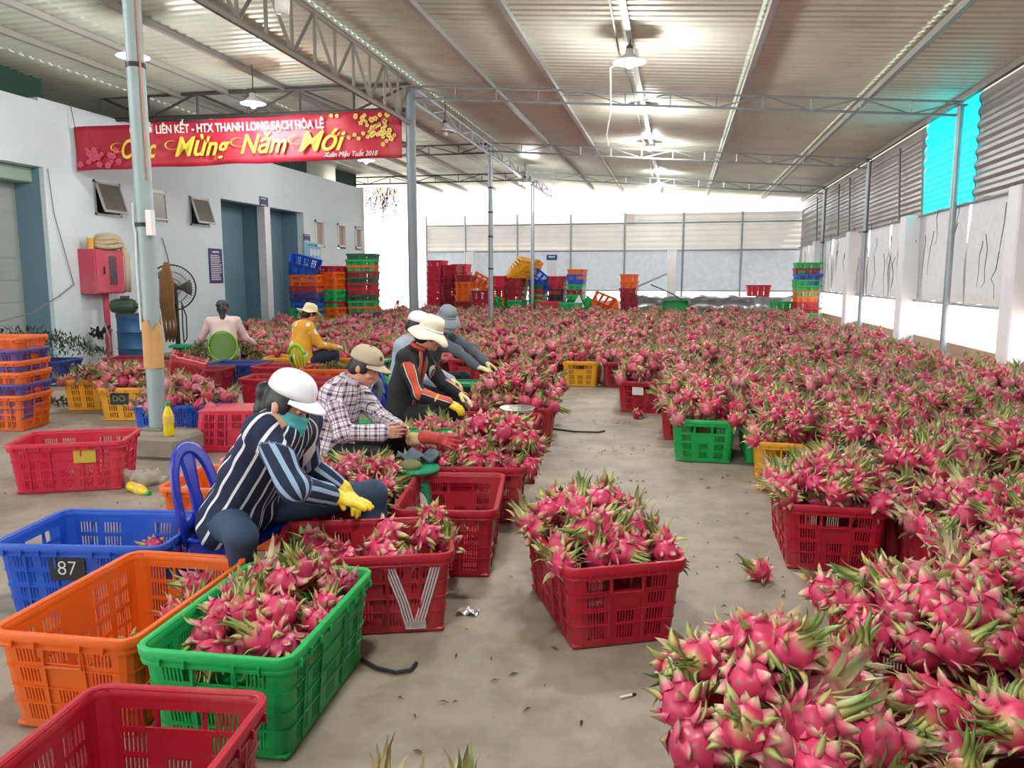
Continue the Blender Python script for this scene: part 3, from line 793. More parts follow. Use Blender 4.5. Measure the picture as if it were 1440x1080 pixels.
# crates and heaps standing round the workers
crate('red', -1.335, 1.47, 96.5, 'empty dark red crate in front of the green crate of fruit')
gc = crate('green', -1.44, 2.45, 93, 'bright green crate half filled with dragon fruit')
heap(-1.44, 2.50, 93, 'dragon fruit with long green leaves in the bright green crate', 'fruit in the bright green crate', .31, .11, .60, .34, .106, (.1, 0))
oc = crate('orange', -2.01, 2.46, 93, 'large orange crate with a few fruit left, between green and blue crates')
for p in ((-1.90, 2.70, .30), (-1.84, 2.58, .25), (-1.95, 2.62, .20), (-1.88, 2.66, .12), (-1.97, 2.56, .09), (-2.02, 2.42, .13), (-1.92, 2.45, .09), (-2.05, 2.30, .08)): put_fruit(p, 'dragon fruit left lying in the orange crate', 'fruit in the orange crate', keep=True)
bc = crate('blue', -2.64, 3.10, 9, 'blue crate with chalk number 87 on a black plate')
for p in ((-2.50, 3.22, .24), (-2.40, 3.24, .22), (-2.46, 3.18, .14), (-2.56, 3.16, .12), (-2.62, 3.1, .10), (-2.40, 3.12, .10)): put_fruit(p, 'dark fruit with curled leaves in the blue numbered crate', 'fruit in the blue numbered crate', .8)
p87 = plate(bc, M_BLACK, (-.05, 0), -1, 1.1, 'number_plate', .26)
rp = crate('red', -1.38, 3.22, 19, 'red crate with white paint strokes under the yellow glove')
for p in ((-1.08, 3.22, .40), (-1.10, 3.36, .44), (-1.02, 3.30, .34), (-1.28, 3.17, .33), (-1.30, 3.30, .37), (-1.20, 3.10, .30), (-1.42, 3.10, .30), (-1.52, 3.05, .32), (-1.60, 3.12, .34), (-1.55, 3.25, .28), (-1.18, 3.25, .26), (-1.36, 3.28, .26), (-1.66, 3.2, .27)):
    put_fruit(p, 'dragon fruit in the red crate with white paint strokes', 'fruit in the white painted crate', keep=True)
crate('red', -1.21, 4.07, 99.5, 'empty red crate standing behind the white painted red crate')
for p in ((-1.25, 4.1, .08), (-1.12, 4.2, .08), (-1.32, 3.95, .08)): put_fruit(p, 'loose fruit at the bottom of the empty red crate', 'fruit in the empty red crate', .8)
crate('red', -1.34, 4.86, 8, 'red crate heaped with fruit and a red glove')
heap(-1.22, 4.93, 8, 'dragon fruit heaped beside the red glove', 'fruit heaped by the red glove', .36, .24, .56, .40, .11, (.12, .1))
heap(-1.58, 4.84, 8, 'dragon fruit heaped beside the red glove', 'fruit heaped by the red glove', .34, .06, .26, .38, .11)
crate('red', -1.86, 4.02, 100, 'red crate of fruit between the striped and the checked worker')
heap(-1.84, 4.02, 100, 'dragon fruit between the striped and the checked worker', 'fruit between the two nearest workers', .36, .12, .72, .46, .11)
crate('pink', -2.70, 4.85, 98, 'faded pink crate behind the checked worker')
crate('green', -2.55, 5.75, 8, 'green crate standing behind the checked shirt and the blue mask', lod=1)
crate('red', -1.53, 6.35, 5, 'empty red crate behind the green scale on its stool', lod=1)
crate('red', -1.50, 7.15, 6, 'red crate heaped with fruit behind the green scale', lod=1)
heap(-1.52, 7.15, 6, 'dragon fruit heaped behind the green scale', 'fruit heaped behind the scale', .37, .30, .74, .50, .11)
crate('red', -1.62, 8.0, 4, 'red crate of fruit near the grey hatted worker', lod=1)
heap(-1.55, 8.0, 4, 'dragon fruit near the grey hatted worker', 'fruit near the grey hatted worker', .37, .30, .74, .50, .115)
crate('yellow', -1.78, 5.62, 12, 'small yellow crate by the tracksuit worker, half hidden by fruit', z=0, lod=1)
heap(-1.78, 5.62, 12, 'dragon fruit in the small yellow crate', 'fruit in the small yellow crate', .33, .1, .6, .4, .115)
crate('crimson', -4.42, 4.92, 24, 'large faded red crate with a yellow label on bare floor')
cb = [o for o in COL.objects if o.get('label', '').startswith('large faded red crate')][0]
plate(cb, mat('label_yellow', lin((196, 170, 60)), .6, var=.25, scale=30), (.13, 0), -1, 1.0, 'paper_label', .27)
crate('blue', -4.68, 6.60, 10, 'blue crate heaped with fruit behind the near column', lod=1)
heap(-4.66, 6.60, 10, 'pink dragon fruit heaped behind the near column', 'fruit heaped in the blue crate', .36, .22, .72, .46, .11)
crate('crimson', -3.92, 6.42, 14, 'red crate turned upside down behind the striped worker', z=.374, lod=0, tilt=(PI, 0, math.radians(14)))
dc = crate('yellow', -5.86, 7.55, 14, 'yellow crate with a black lettered plate, heaped with fruit', lod=1)
heap(-5.86, 7.55, 14, 'dragon fruit in the yellow crate with the lettered plate', 'fruit in the lettered yellow crate', .36, .22, .72, .46, .115)
pdo = plate(dc, M_BLACK, (-.15, 0), -1, 1.3, 'number_plate', .25)
crate('yellow', -6.76, 8.05, 14, 'yellow crate of fruit and leaves nearest the orange stack', lod=1)
heap(-6.76, 8.05, 14, 'dragon fruit in the yellow crate nearest the orange stack', 'fruit in the plain yellow crate', .36, .12, .72, .46, .12)
crate('wine', -8.05, 10.2, 10, 'dark red crate in front of the blue drum', lod=1)
crate('wine', -7.1, 9.45, 10, 'dark red crate behind the heaped yellow crates', lod=1)
crate('wine', -6.25, 9.2, 8, 'dark red crate half hidden by the near column', lod=1)
crate('red', -5.25, 7.75, 0, 'red crate standing on end behind the column', z=.28, lod=0, tilt=(math.radians(8), math.radians(-78), math.radians(24)))
bn = crate('navy', -6.1, 9.95, 6, 'dark blue crate with a black plate behind the pink worker', lod=1)
plate(bn, M_BLACK, (-.05, 0), -1, 1.1, 'number_plate', .26)
r4 = crate('red', -5.28, 9.72, 6, 'red crate with white marks between dark blue and orange crates', lod=1)
crate('orange', -4.52, 9.62, 8, 'orange crate of trimmed leaves in front of the flowered worker', lod=1)
crate('red', -4.75, 8.55, 8, 'red crate just behind the white cap of the striped worker', lod=1)
crate('red', -3.95, 8.45, 8, 'red crate behind the beige cap of the checked worker', lod=1)
crate('yellow', -5.75, 10.85, 8, 'yellow crate behind the dark blue crate', lod=1)
crate('yellow', -4.95, 11.0, 8, 'yellow crate beside the flowered worker', lod=1)
crate('orange', -2.52, 4.08, 6, 'low orange crate behind the blue plastic chair', lod=0)
crate('green', -3.35, 8.55, 8, 'green crate behind the tracksuit worker', lod=1)
stack(['orange', 'purple', 'orange', 'orange', 'purple', 'orange'], -6.90, 6.72, 12, .118, 'orange and purple stack by the big door', lod=0, jit=.012)
lone = crate('red', -.335, 3.47, 115, 'red crate heaped with fruit standing alone in the aisle')
heap(-.36, 3.52, 115, 'dragon fruit in the lone red crate in the aisle', 'fruit in the lone aisle crate', .35, .17, .70, .45, .11, (.12, 0))
crate('red', -.50, 1.16, 92, 'red crate of fruit at the foot of the aisle, only leaf tips in view')
for p in ((-.60, 1.44, .40), (-.52, 1.48, .37), (-.42, 1.46, .41), (-.36, 1.38, .36), (-.62, 1.32, .38), (-.48, 1.30, .40)): put_fruit(p, 'dragon fruit at the foot of the aisle, leaf tips upright', 'fruit at the foot of the aisle', 1.1, Euler((random.uniform(-.3, .3), random.uniform(-.3, .3), random.uniform(0, 6))).to_quaternion(), keep=True)
# single fruit on the floor
put_fruit((.45, 4.02, .05), 'single dragon fruit lying on the aisle floor beside the field crates', None, 1.0, keep=True)
put_fruit((-.41, 8.62, .05), 'small dragon fruit on the floor by the far end of the aisle', None, .9, keep=True)

# the big field of crates along the netted wall and across the far end
def field(x, y, color=None, near=False, deg=90, label=None, lod=1, peak=.2, sp=.112, lx=.72, ly=.49, fl=None, fs=None):
    if color: crate(color, x, y, deg, label, lod=lod)
    if label: fl = 'dragon fruit in the '+label
    if not fl: fl = 'dragon fruit heaped deep in the field in front of the aisle corner' if y < 2.2 else 'dragon fruit heaped in the inner rows of the field, %s' % ('nearest the camera' if y < 3.6 else 'beyond the nearest rows' if y < 6 else 'far off')
    SHORT[fl] = fs or ('dragon fruit of the inner field' if y < 3.6 else 'dragon fruit of the middle field')
    heap(x, y, deg, fl, SHORT[fl], .37, peak*random.uniform(.5, 1.4), lx, ly, sp, (random.uniform(-.12, .12), random.uniform(-.12, .12)), under=near)
field(.31, 1.82, 'red', True, 91, 'red crate at the near corner of the fruit field', 0, .30, fs='dragon fruit of the near corner crate')
field(.97, 1.90, 'red', True, 90, 'red crate of fruit beside the near corner crate', 0, .30, fs='dragon fruit beside the near corner crate')
field(.30, .90, None, True); field(.90, .78, None, True)
field(.85, 2.74, 'red', True, 89, 'red crate of fruit just behind the near corner crate', 0, .22, fs='dragon fruit just behind the corner crate')
field(.84, 4.57, 'red', True, 90, 'red crate with wide front at the edge of the field by the lone fruit', 0, .2, fs='dragon fruit in the wide fronted crate')
field(.86, 6.16, 'yellow', True, 86, 'yellow crate at the edge of the fruit field', 0, .2, fs='dragon fruit in the yellow field crate')
field(.82, 7.02, 'green', True, 90, 'green crate half hidden beside the yellow crate', 1, .2, fs='dragon fruit in the second green crate')
field(.25, 6.98, 'green', True, 88, 'green crate facing the aisle at the edge of the field', 0, .2, fs='dragon fruit in the green aisle crate')
field(.12, 7.86, 'red', True, 90, 'red crate just behind the green aisle crate', 1, .2, fs='dragon fruit behind the green aisle crate')
field(-.37, 9.36, 'red', True, 84, 'red crate with a white paper tag at the aisle end', 1, .22, fs='dragon fruit in the paper tagged crate')
pt_ = [o for o in COL.objects if o.get('label', '').startswith('red crate with a white paper tag')][0]
MB().bbox((-.393, .02, .26), (.006, .13, .09), .002).build('paper_tag', mat('paper', (.75, .73, .72), .8), pt_)
for y in (8.05, 8.9, 9.75): field(.75, y, near=True)
for y in (8.75, 9.6): field(.16, y, near=True)
field(-.42, 10.2)
for i in range(5):
    for j in range(13):
        y = .72+.83*j+(.2 if i % 2 else 0)
        if y > 10.7: continue
        x = 1.43+.57*i
        if y > 1.0*x-1.2 or True:
            field(x+random.uniform(-.03, .03), y, 'red' if i == 0 and 2.0 < y < 5.5 else None, y < 7, 90, '' if not (i == 0 and 2.0 < y < 5.5) else '%s red crate of the second row inside the field' % ['', '', 'nearest', 'second nearest', 'third', 'fourth nearest', 'fifth'][min(6, j)], 1, fs='dragon fruit of the inner field')
row1 = {-4.3: 'wine', -3.72: 'red', -3.1: 'red', -2.52: 'wine', -1.93: 'wine', -1.36: 'yellow', -.78: 'wine'}
for x, c in row1.items():
    field(x, 11.42, c, True, 90, {'wine': 'dark red', 'red': 'red', 'yellow': 'yellow'}[c]+' crate '+{-4.3: 'behind the grey hatted worker', -3.72: 'second in the far front row', -3.1: 'third in the far front row', -2.52: 'fourth in the far front row, by the pale slim column', -1.93: 'beside the yellow one in the far front row', -1.36: 'in the middle of the far front row', -.78: 'at the aisle corner of the far front row'}[x], 1)
for j in range(17):
    y = 11.42+.83*j
    for i in range(24):
        x = -9.35+.575*i
        if j == 0 and -4.6 < x < -.5: continue
        if j == 0 and x < -6.5: continue
        if y > 25 or x > 3.8 or x < -.60*y: continue
        field(x+random.uniform(-.04, .04), y+random.uniform(-.05, .05), sp=.118 if y < 16 else .135, peak=.22)
# ------------------------------------------------------------------ people: one smooth surface per body, grown from blended limbs
class Field:
    def __init__(s, lo, hi, h):
        s.lo = np.array(lo, float); s.h = h; s.n = np.ceil((np.array(hi)-s.lo)/h).astype(int)+1
        s.f = np.full(tuple(s.n), 1.0, dtype=np.float32)
    def block(s, lo, hi):
        i0 = np.maximum(0, np.floor((lo-s.lo)/s.h).astype(int)); i1 = np.minimum(s.n, np.ceil((hi-s.lo)/s.h).astype(int)+1)
        if np.any(i1 <= i0): return None
        ax = [(s.lo[k]+s.h*np.arange(i0[k], i1[k])).astype(np.float32) for k in range(3)]
        return tuple(slice(i0[k], i1[k]) for k in range(3)), ax[0][:, None, None], ax[1][None, :, None], ax[2][None, None, :]
    def merge(s, sl, d, k, sub=False):
        f = s.f[sl]
        if sub:
            h = np.maximum(k-np.abs(-d-f), 0)/k; s.f[sl] = np.maximum(f, -d)+h*h*k*.25
        else:
            h = np.maximum(k-np.abs(d-f), 0)/k; s.f[sl] = np.minimum(f, d)-h*h*k*.25
    def cap(s, a, b, ra, rb, k=.02):
        a = np.array(a, float); b = np.array(b, float); m = max(ra, rb)+3*k+.02
        B = s.block(np.minimum(a, b)-m, np.maximum(a, b)+m)
        if B is None: return
        sl, X, Y, Z = B; d = b-a; L2 = float(d@d)+1e-12
        t = np.clip(((X-a[0])*d[0]+(Y-a[1])*d[1]+(Z-a[2])*d[2])/L2, 0, 1)
        q = np.sqrt((X-a[0]-t*d[0])**2+(Y-a[1]-t*d[1])**2+(Z-a[2]-t*d[2])**2)-(ra+(rb-ra)*t)
        s.merge(sl, q.astype(np.float32), k)
    def ell(s, c, r, R=None, k=.02, sub=False):
        c = np.array(c, float); r = np.array(r, float); m = r.max()+3*k+.02
        B = s.block(c-m, c+m)
        if B is None: return
        sl, X, Y, Z = B
        R = np.eye(3) if R is None else np.array(R)
        x, y, z = X-c[0], Y-c[1], Z-c[2]
        u = x*R[0, 0]+y*R[1, 0]+z*R[2, 0]; v = x*R[0, 1]+y*R[1, 1]+z*R[2, 1]; w = x*R[0, 2]+y*R[1, 2]+z*R[2, 2]
        k0 = np.sqrt((u/r[0])**2+(v/r[1])**2+(w/r[2])**2); k1 = np.sqrt((u/r[0]**2)**2+(v/r[1]**2)**2+(w/r[2]**2)**2)+1e-9
        s.merge(sl, (k0*(k0-1)/k1).astype(np.float32), k, sub)
    def mesh(s):
        f = s.f; ins = f < 0; n = np.array(f.shape)-1
        cnt = np.zeros(tuple(n), dtype=np.int8)
        cs = [(a, b, c) for a in (0, 1) for b in (0, 1) for c in (0, 1)]
        for a, b, c in cs: cnt += ins[a:n[0]+a, b:n[1]+b, c:n[2]+c]
        idx = np.argwhere((cnt > 0) & (cnt < 8)); m = len(idx)
        vid = np.full(tuple(n), -1, dtype=np.int32); vid[tuple(idx.T)] = np.arange(m)
        acc = np.zeros((m, 3)); w = np.zeros(m)
        val = {c: f[idx[:, 0]+c[0], idx[:, 1]+c[1], idx[:, 2]+c[2]].astype(float) for c in cs}
        for c in cs:
            for ax in range(3):
                if c[ax]: continue
                e = list(c); e[ax] = 1; e = tuple(e); va, vb = val[c], val[e]; x = (va < 0) != (vb < 0)
                t = np.where(x, va/np.where(x, va-vb, 1), 0)
                p = np.repeat(np.array([c], float), m, 0); p[:, ax] += t
                acc[x] += p[x]; w[x] += 1
        V = s.lo+(idx+acc/w[:, None])*s.h
        Q = []
        for ax in range(3):
            o = [(0, 0, 0)]*4; u, v = [(1, 2), (2, 0), (0, 1)][ax]
            sl0 = [slice(1, None)]*3; sl0[ax] = slice(0, -1); sl1 = [slice(1, None)]*3; sl1[ax] = slice(1, None)
            a = ins[:-1, :-1, :-1] if False else None
            A = ins.copy(); hi = [slice(None)]*3; lo_ = [slice(None)]*3; hi[ax] = slice(1, None); lo_[ax] = slice(0, -1)
            ch = ins[tuple(lo_)] != ins[tuple(hi)]
            e = np.argwhere(ch); e = e[(e[:, u] > 0) & (e[:, v] > 0) & (e[:, u] < n[u]) & (e[:, v] < n[v])]
            if not len(e): continue
            flip = ins[tuple(e.T)]
            def g(du, dv):
                q = e.copy(); q[:, u] -= du; q[:, v] -= dv; return vid[tuple(q.T)]
            q = np.stack([g(0, 0), g(1, 0), g(1, 1), g(0, 1)], 1)
            q[~flip] = q[~flip][:, ::-1]; Q.append(q)
        return V.astype(np.float32), np.vstack(Q)
def quad_mesh(name, V, Q, m, attrs=None):
    me = bpy.data.meshes.new(name); nq = len(Q)
    me.vertices.add(len(V)); me.vertices.foreach_set('co', V.astype(np.float32).ravel())
    me.loops.add(nq*4); me.loops.foreach_set('vertex_index', Q.astype(np.int32).ravel())
    me.polygons.add(nq); me.polygons.foreach_set('loop_start', np.arange(0, nq*4, 4, dtype=np.int32))
    me.polygons.foreach_set('use_smooth', np.ones(nq, dtype=bool))
    if attrs:
        for k, a in attrs.items():
            t = me.attributes.new(k, 'FLOAT', 'POINT'); t.data.foreach_set('value', a.astype(np.float32))
    me.materials.append(m); me.update(calc_edges=True); me.validate(); return me

def pattern_mat(name, kind, base, c1, c2, p):
    m = mat(name, base, .85, var=.08, scale=10, bump=.25, bscale=28)
    N = m.node_tree.nodes; L = m.node_tree.links; b = N['Principled BSDF']; src = b.inputs['Base Color'].links[0].from_socket
    def att(n):
        a = N.new('ShaderNodeAttribute'); a.attribute_name = n; return a.outputs['Fac']
    def math_(op, x, y=None):
        q = N.new('ShaderNodeMath'); q.operation = op
        for i, t in enumerate((x, y)):
            if t is None: continue
            if isinstance(t, (int, float)): q.inputs[i].default_value = t
            else: L.new(t, q.inputs[i])
        return q.outputs[0]
    def band(x, per, w, off=0.0):
        f = math_('FRACT', math_('ADD', math_('DIVIDE', x, per), off)); return math_('LESS_THAN', f, w)
    def over(a, fac, col):
        q = N.new('ShaderNodeMix'); q.data_type = 'RGBA'; L.new(fac, q.inputs[0]); L.new(a, q.inputs[6]); q.inputs[7].default_value = tuple(col)+(1,); return q.outputs[2]
    u, v, s = att('pu'), att('pv'), att('ps')
    if kind == 'stripes':
        t = band(u, .052, .20); sl = math_('MULTIPLY', band(u, .056, .36, .2), s); tt = math_('MULTIPLY', t, math_('SUBTRACT', 1.0, s))
        out = over(over(src, tt, c1), sl, c2)
    elif kind == 'plaid':
        out = src
        out = over(out, math_('MULTIPLY', band(u, .058, .30), .75), c1); out = over(out, math_('MULTIPLY', band(v, .062, .28), .75), c1)
        out = over(out, band(u, .058, .06, .45), c2); out = over(out, band(v, .062, .06, .5), c2)
        out = over(out, math_('MULTIPLY', band(u, .058, .30), band(v, .062, .28)), c2)
    elif kind == 'track':
        a = math_('ABSOLUTE', u); sleeve = math_('LESS_THAN', a, .026); white = math_('MULTIPLY', math_('LESS_THAN', a, .040), math_('GREATER_THAN', a, .030))
        tors = math_('MULTIPLY', math_('LESS_THAN', math_('ABSOLUTE', math_('SUBTRACT', a, .085)), .018), math_('SUBTRACT', 1.0, s))
        tw = math_('MULTIPLY', math_('LESS_THAN', math_('ABSOLUTE', math_('SUBTRACT', a, .112)), .005), math_('SUBTRACT', 1.0, s))
        out = over(src, math_('MULTIPLY', sleeve, s), c1); out = over(out, math_('MULTIPLY', white, s), c2); out = over(out, tors, c1); out = over(out, tw, c2)
    elif kind == 'flowers':
        t = N.new('ShaderNodeTexCoord'); vo = N.new('ShaderNodeTexVoronoi'); vo.inputs['Scale'].default_value = 8; L.new(t.outputs['Object'], vo.inputs['Vector'])
        out = over(src, math_('LESS_THAN', vo.outputs['Distance'], .36), c1); out = over(out, math_('LESS_THAN', vo.outputs['Distance'], .10), c2)
    L.new(out, b.inputs['Base Color']); return m
SKIN = mat('skin', lin((206, 150, 124)), .5, var=.05, scale=12, sss=.08)
HAIR = mat('black_hair', lin((24, 20, 20)), .45, var=.3, scale=40)
LIPS = mat('lips', lin((172, 92, 88)), .5); EYEW = mat('eye_white', (.75, .73, .70), .3); IRIS = mat('iris', (.02, .012, .01), .2)

def unit(v): v = np.array(v, float); return v/np.linalg.norm(v)
def hand_prims(w, d, nrm, curl, spread=.0, side=1, r=1.0):
    # w wrist, d pointing direction, nrm palm normal (fingers curl towards it); side = +1/-1 thumb side along cross(d,nrm)
    d = unit(d); nrm = unit(np.array(nrm)-d*np.dot(nrm, d)); x = np.cross(d, nrm)*side; out = []
    w = np.array(w, float)
    for i, off in enumerate((.030, .010, -.010, -.029)):
        k = w+d*(.082-.004*abs(i-1))+x*off; out.append((w+d*.012+x*off*.55, k, .0145*r, .0120*r))
        L_ = (.040, .044, .041, .032)[i]; a = curl*.55; p = k; dd = d+x*off*spread*8; dd = unit(dd)
        for s, (ln, rr) in enumerate(((L_, .0092), (L_*.62, .0084), (L_*.5, .0074))):
            dd = unit(dd*math.cos(a)+nrm*math.sin(a)); q = p+dd*ln; out.append((p, q, rr*r, rr*.93*r)); p = q; a = curl*(.8 if s == 0 else .6)
    t0 = w+d*.025+x*.026; t1 = t0+unit(d*.62+x*.62+nrm*.45)*.040; t2 = t1+unit(d*.85+x*.15+nrm*.55)*.032; t3 = t2+unit(d*.9-x*.1+nrm*.4)*.025
    out += [(w+d*.01+x*.012, t0, .016*r, .0145*r), (t0, t1, .0135*r, .0115*r), (t1, t2, .0110*r, .0100*r), (t2, t3, .0098*r, .0085*r)]
    return out
def frame_of(f, upv):
    f = unit(f); s = unit(np.cross(f, upv)); u = np.cross(s, f); return f, s, u    # forward, right, up
def person(name, label, J0, h=.009, shirt=None, pants=None, hands=None, glove=None, hair='bun', hat=None, mask=None, face=True, sleeve=1.0, size=1.0, feet=True, cuff=None, rot=0.0, mv=(0, 0, 0)):
    J = {}; cr_, sr_ = math.cos(math.radians(rot)), math.sin(math.radians(rot)); pv = np.array(J0['pelvis'], float)
    for k, v in J0.items():
        d = np.array(v, float)-(0 if k in ('fw', 'up', 'hdL', 'hdR', 'hnL', 'hnR') else pv); d = np.array((d[0]*cr_-d[1]*sr_, d[0]*sr_+d[1]*cr_, d[2]))
        if k not in ('fw', 'up', 'hdL', 'hdR', 'hnL', 'hnR'):
            d = d+pv+np.array((mv[0], mv[1], 0))
            if d[2] > .3: d[2] += mv[2]*(d[2]-.3)/.7
        J[k] = d
    P = {k: np.array(v, float) for k, v in J.items()}
    base = P['pelvis'].copy(); base[2] = 0
    root = empty(name, tuple(base), 0, label, 'person')
    for k in P:
        if k not in ('fw', 'up', 'hdL', 'hdR', 'hnL', 'hnR'): P[k] = P[k]-base
    fw, rt, up = frame_of(P['fw'], P['up']); hc = P['head']; HR = np.stack([rt, fw, up], 1)
    H = lambda x, y, z: hc+rt*x+fw*y+up*z
    pts = np.array([P[k] for k in P if k not in ('fw', 'up', 'hdL', 'hdR', 'hnL', 'hnR')])
    lo, hi = pts.min(0)-.24, pts.max(0)+.24
    shm = (P['shL']+P['shR'])/2; sv = unit(P['shR']-P['shL']); tor = unit(shm-P['pelvis']); bk = np.cross(tor, sv)
    hpL, hpR = P['hipL'], P['hipR']; waist = P['pelvis']*.55+shm*.45
    def torso(F, g, belly=0.0):
        for s in (-1, 1):
            sh = P['shL'] if s < 0 else P['shR']; hp = hpL if s < 0 else hpR
            F.cap(hp*.8+P['pelvis']*.2+tor*.03, waist+sv*s*.065, .098+g, .088+g+belly, .05); F.cap(waist+sv*s*.065, sh*.55+shm*.45-tor*.05, .088+g+belly, .092+g, .05)
            F.cap(shm+tor*.01, sh, .06+g, .056+g, .04)
        F.cap(P['pelvis'], shm-tor*.04, .105+g, .095+g, .05)
        F.cap(shm-tor*.05, P['neck'], .075+g*.6, .05+g*.5, .04)
    def arms(F, g, upto=1.0, k=.025):
        for s in 'LR':
            a, e, w = P['sh'+s], P['el'+s], P['wr'+s]; F.cap(a, e, .053+g, .041+g, k); F.cap(e, e+(w-e)*upto, .040+g, .027+g+(.006 if g > 0 else 0), k)
    def legs(F, g, k=.03):
        for s in 'LR':
            a, e, w = P['hip'+s], P['kn'+s], P['an'+s]; F.cap(a, e, .085+g, .056+g, k); F.cap(e, e*.62+w*.38, .055+g, .054+g, k); F.cap(e*.62+w*.38, w, .054+g, .036+g, k)
    # ---- body
    F = Field(lo, hi, h)
    torso(F, 0); arms(F, 0); legs(F, 0)
    for s in 'LR':
        a = P['an'+s]; kd = P['kn'+s]-P['hip'+s]; kd[2] = 0; kd = unit(kd) if np.linalg.norm(kd) > .02 else unit([fw[0], fw[1], 0])
        F.cap(a-kd*.03-np.array((0, 0, .03)), a+kd*.14-np.array((0, 0, .045)), .036, .026, .02)
    F.cap(P['neck'], H(0, -.02, -.06), .050, .048, .02)
    F.ell(H(0, -.012, .025), (.074, .094, .092), HR, .02); F.ell(H(0, .022, -.045), (.058, .062, .072), HR, .025)
    F.ell(H(0, .062, -.088), (.024, .022, .022), HR, .02)
    if face:
        F.cap(H(0, .083, .012), H(0, .103, -.028), .010, .0135, .010)
        for s in (-1, 1):
            F.ell(H(s*.032, .090, .012), (.017, .012, .011), HR, .010, sub=True)
            F.ell(H(s*.040, .066, -.028), (.020, .018, .018), HR, .015)
            F.ell(H(s*.078, -.008, -.008), (.010, .022, .032), HR, .008)
            F.cap(H(s*.046, .074, .030), H(s*.012, .090, .028), .008, .008, .012)
            F.ell(H(s*.013, .092, -.033), (.009, .010, .008), HR, .006)
        F.cap(H(-.018, .082, -.060), H(.018, .082, -.060), .010, .010, .008)
    hp = {}
    for s in 'LR':
        if hands and s in hands:
            hp[s] = hand_prims(P['wr'+s], P['hd'+s], P['hn'+s], hands[s], .3, 1 if s == 'R' else -1, 1.0)
            for a, b, ra, rb in hp[s]: F.cap(a, b, ra, rb, .006)
    V, Q = F.mesh(); o = bpy.data.objects.new('body', quad_mesh('body', V, Q, SKIN)); COL.objects.link(o); o.parent = root
    # ---- clothes
    def pat(V):
        segs = [(P['pelvis'], shm, bk, sv, .20, 0), (shm, P['neck'], bk, sv, .1, 0)]
        for s in 'LR':
            a, e, w = P['sh'+s], P['el'+s], P['wr'+s]; out = unit((a-shm)*1.0+np.array((0, 0, .25)))
            segs += [(a, e, out, None, .055, 1), (e, w, out, None, .045, 1)]
        best = np.full(len(V), 1e9); U = np.zeros(len(V)); W = np.zeros(len(V)); Sv = np.zeros(len(V))
        L0 = 0
        for i, (a, b, x, y, r, sl) in enumerate(segs):
            d = b-a; L_ = np.linalg.norm(d); d = d/L_; x = unit(x-d*np.dot(x, d)); y2 = np.cross(d, x)
            q = V-a; t = np.clip(q@d, 0, L_); rad = q-np.outer(t, d); dist = np.linalg.norm(rad, axis=1)/r
            th = np.arctan2(rad@y2, rad@x); m = dist < best; best[m] = dist[m]
            rr = .15 if not sl else .062
            U[m] = (th*rr)[m]; W[m] = (q@d+(.3 if i in (3, 5) else .2))[m]; Sv[m] = sl
        return dict(pu=U, pv=W, ps=Sv)
    def wrinkle(V, amp, sd):
        r = np.random.default_rng(sd); d = np.zeros(len(V))
        for _ in range(7):
            k = r.normal(0, 1, 3); k = k/np.linalg.norm(k)*r.uniform(25, 70); d += np.sin(V@k+r.uniform(0, 6))
        return d*amp/7*2.2
    if shirt:
        g = shirt.get('g', .012); F = Field(lo, hi, shirt.get('h', h*.9)); torso(F, g, .012); arms(F, g+.003, sleeve)
        hem = P['pelvis']-tor*.07
        for s in (-1, 1): F.cap((hpL if s < 0 else hpR)*.75+P['pelvis']*.25+tor*.04, (hpL if s < 0 else hpR)*.75+P['pelvis']*.25-tor*.03, .118+g, .122+g, .04)
        # open at the neck, cut at the hem
        F.cap(P['neck']-tor*.03, P['neck']+(hc-P['neck'])*.7, .055, .05, .02)
        sl, X, Y, Z = F.block(F.lo, F.lo+F.h*F.n)
        nk = P['neck']+tor*.022; d = (X-nk[0])*tor[0]+(Y-nk[1])*tor[1]+(Z-nk[2])*tor[2]
        near = ((X-nk[0])**2+(Y-nk[1])**2+(Z-nk[2])**2) < .14**2
        F.f = np.where(near & (d > 0), np.maximum(F.f, d), F.f)
        hm = hem-tor*.05; F.f = np.maximum(F.f, (-((X-hm[0])*tor[0]+(Y-hm[1])*tor[1]+(Z-hm[2])*tor[2])).astype(np.float32)-.0) if shirt.get('cut', True) else F.f
        V, Q = F.mesh(); A = pat(V)
        nrm = np.zeros_like(V); a = V[Q[:, 1]]-V[Q[:, 0]]; b = V[Q[:, 3]]-V[Q[:, 0]]; fn = np.cross(a, b)
        for k in range(4): np.add.at(nrm, Q[:, k], fn)
        nrm /= np.linalg.norm(nrm, axis=1)[:, None]+1e-9
        V = V+nrm*wrinkle(V, shirt.get('wr', .006), 3)[:, None].astype(np.float32)
        o = bpy.data.objects.new('shirt', quad_mesh('shirt', V, Q, shirt['m'], A)); COL.objects.link(o); o.parent = root
        # collar
        if shirt.get('collar'):
            c = P['neck']+tor*.005; ring = []
            for i in range(15):
                t = -2.5+5.0*i/14; ring.append(c+(math.cos(t)*(-bk)*1.0*.072*(1 if True else 1)+math.sin(t)*sv*.070)*1.0+tor*(.012+.012*math.cos(t)))
            MB().tube(ring, [.010]+[.014]*13+[.010], 6, flat=1.6).build('collar', shirt['collar'], root, smooth=True)
    if pants:
        F = Field(lo, hi, h*1.25); legs(F, .010)
        for s in (-1, 1): F.cap(P['pelvis'], hpL if s < 0 else hpR, .115, .102, .04)
        V, Q = F.mesh(); nrm = unit((0, 0, 1))
        o = bpy.data.objects.new('trousers', quad_mesh('trousers', V, Q, pants)); COL.objects.link(o); o.parent = root
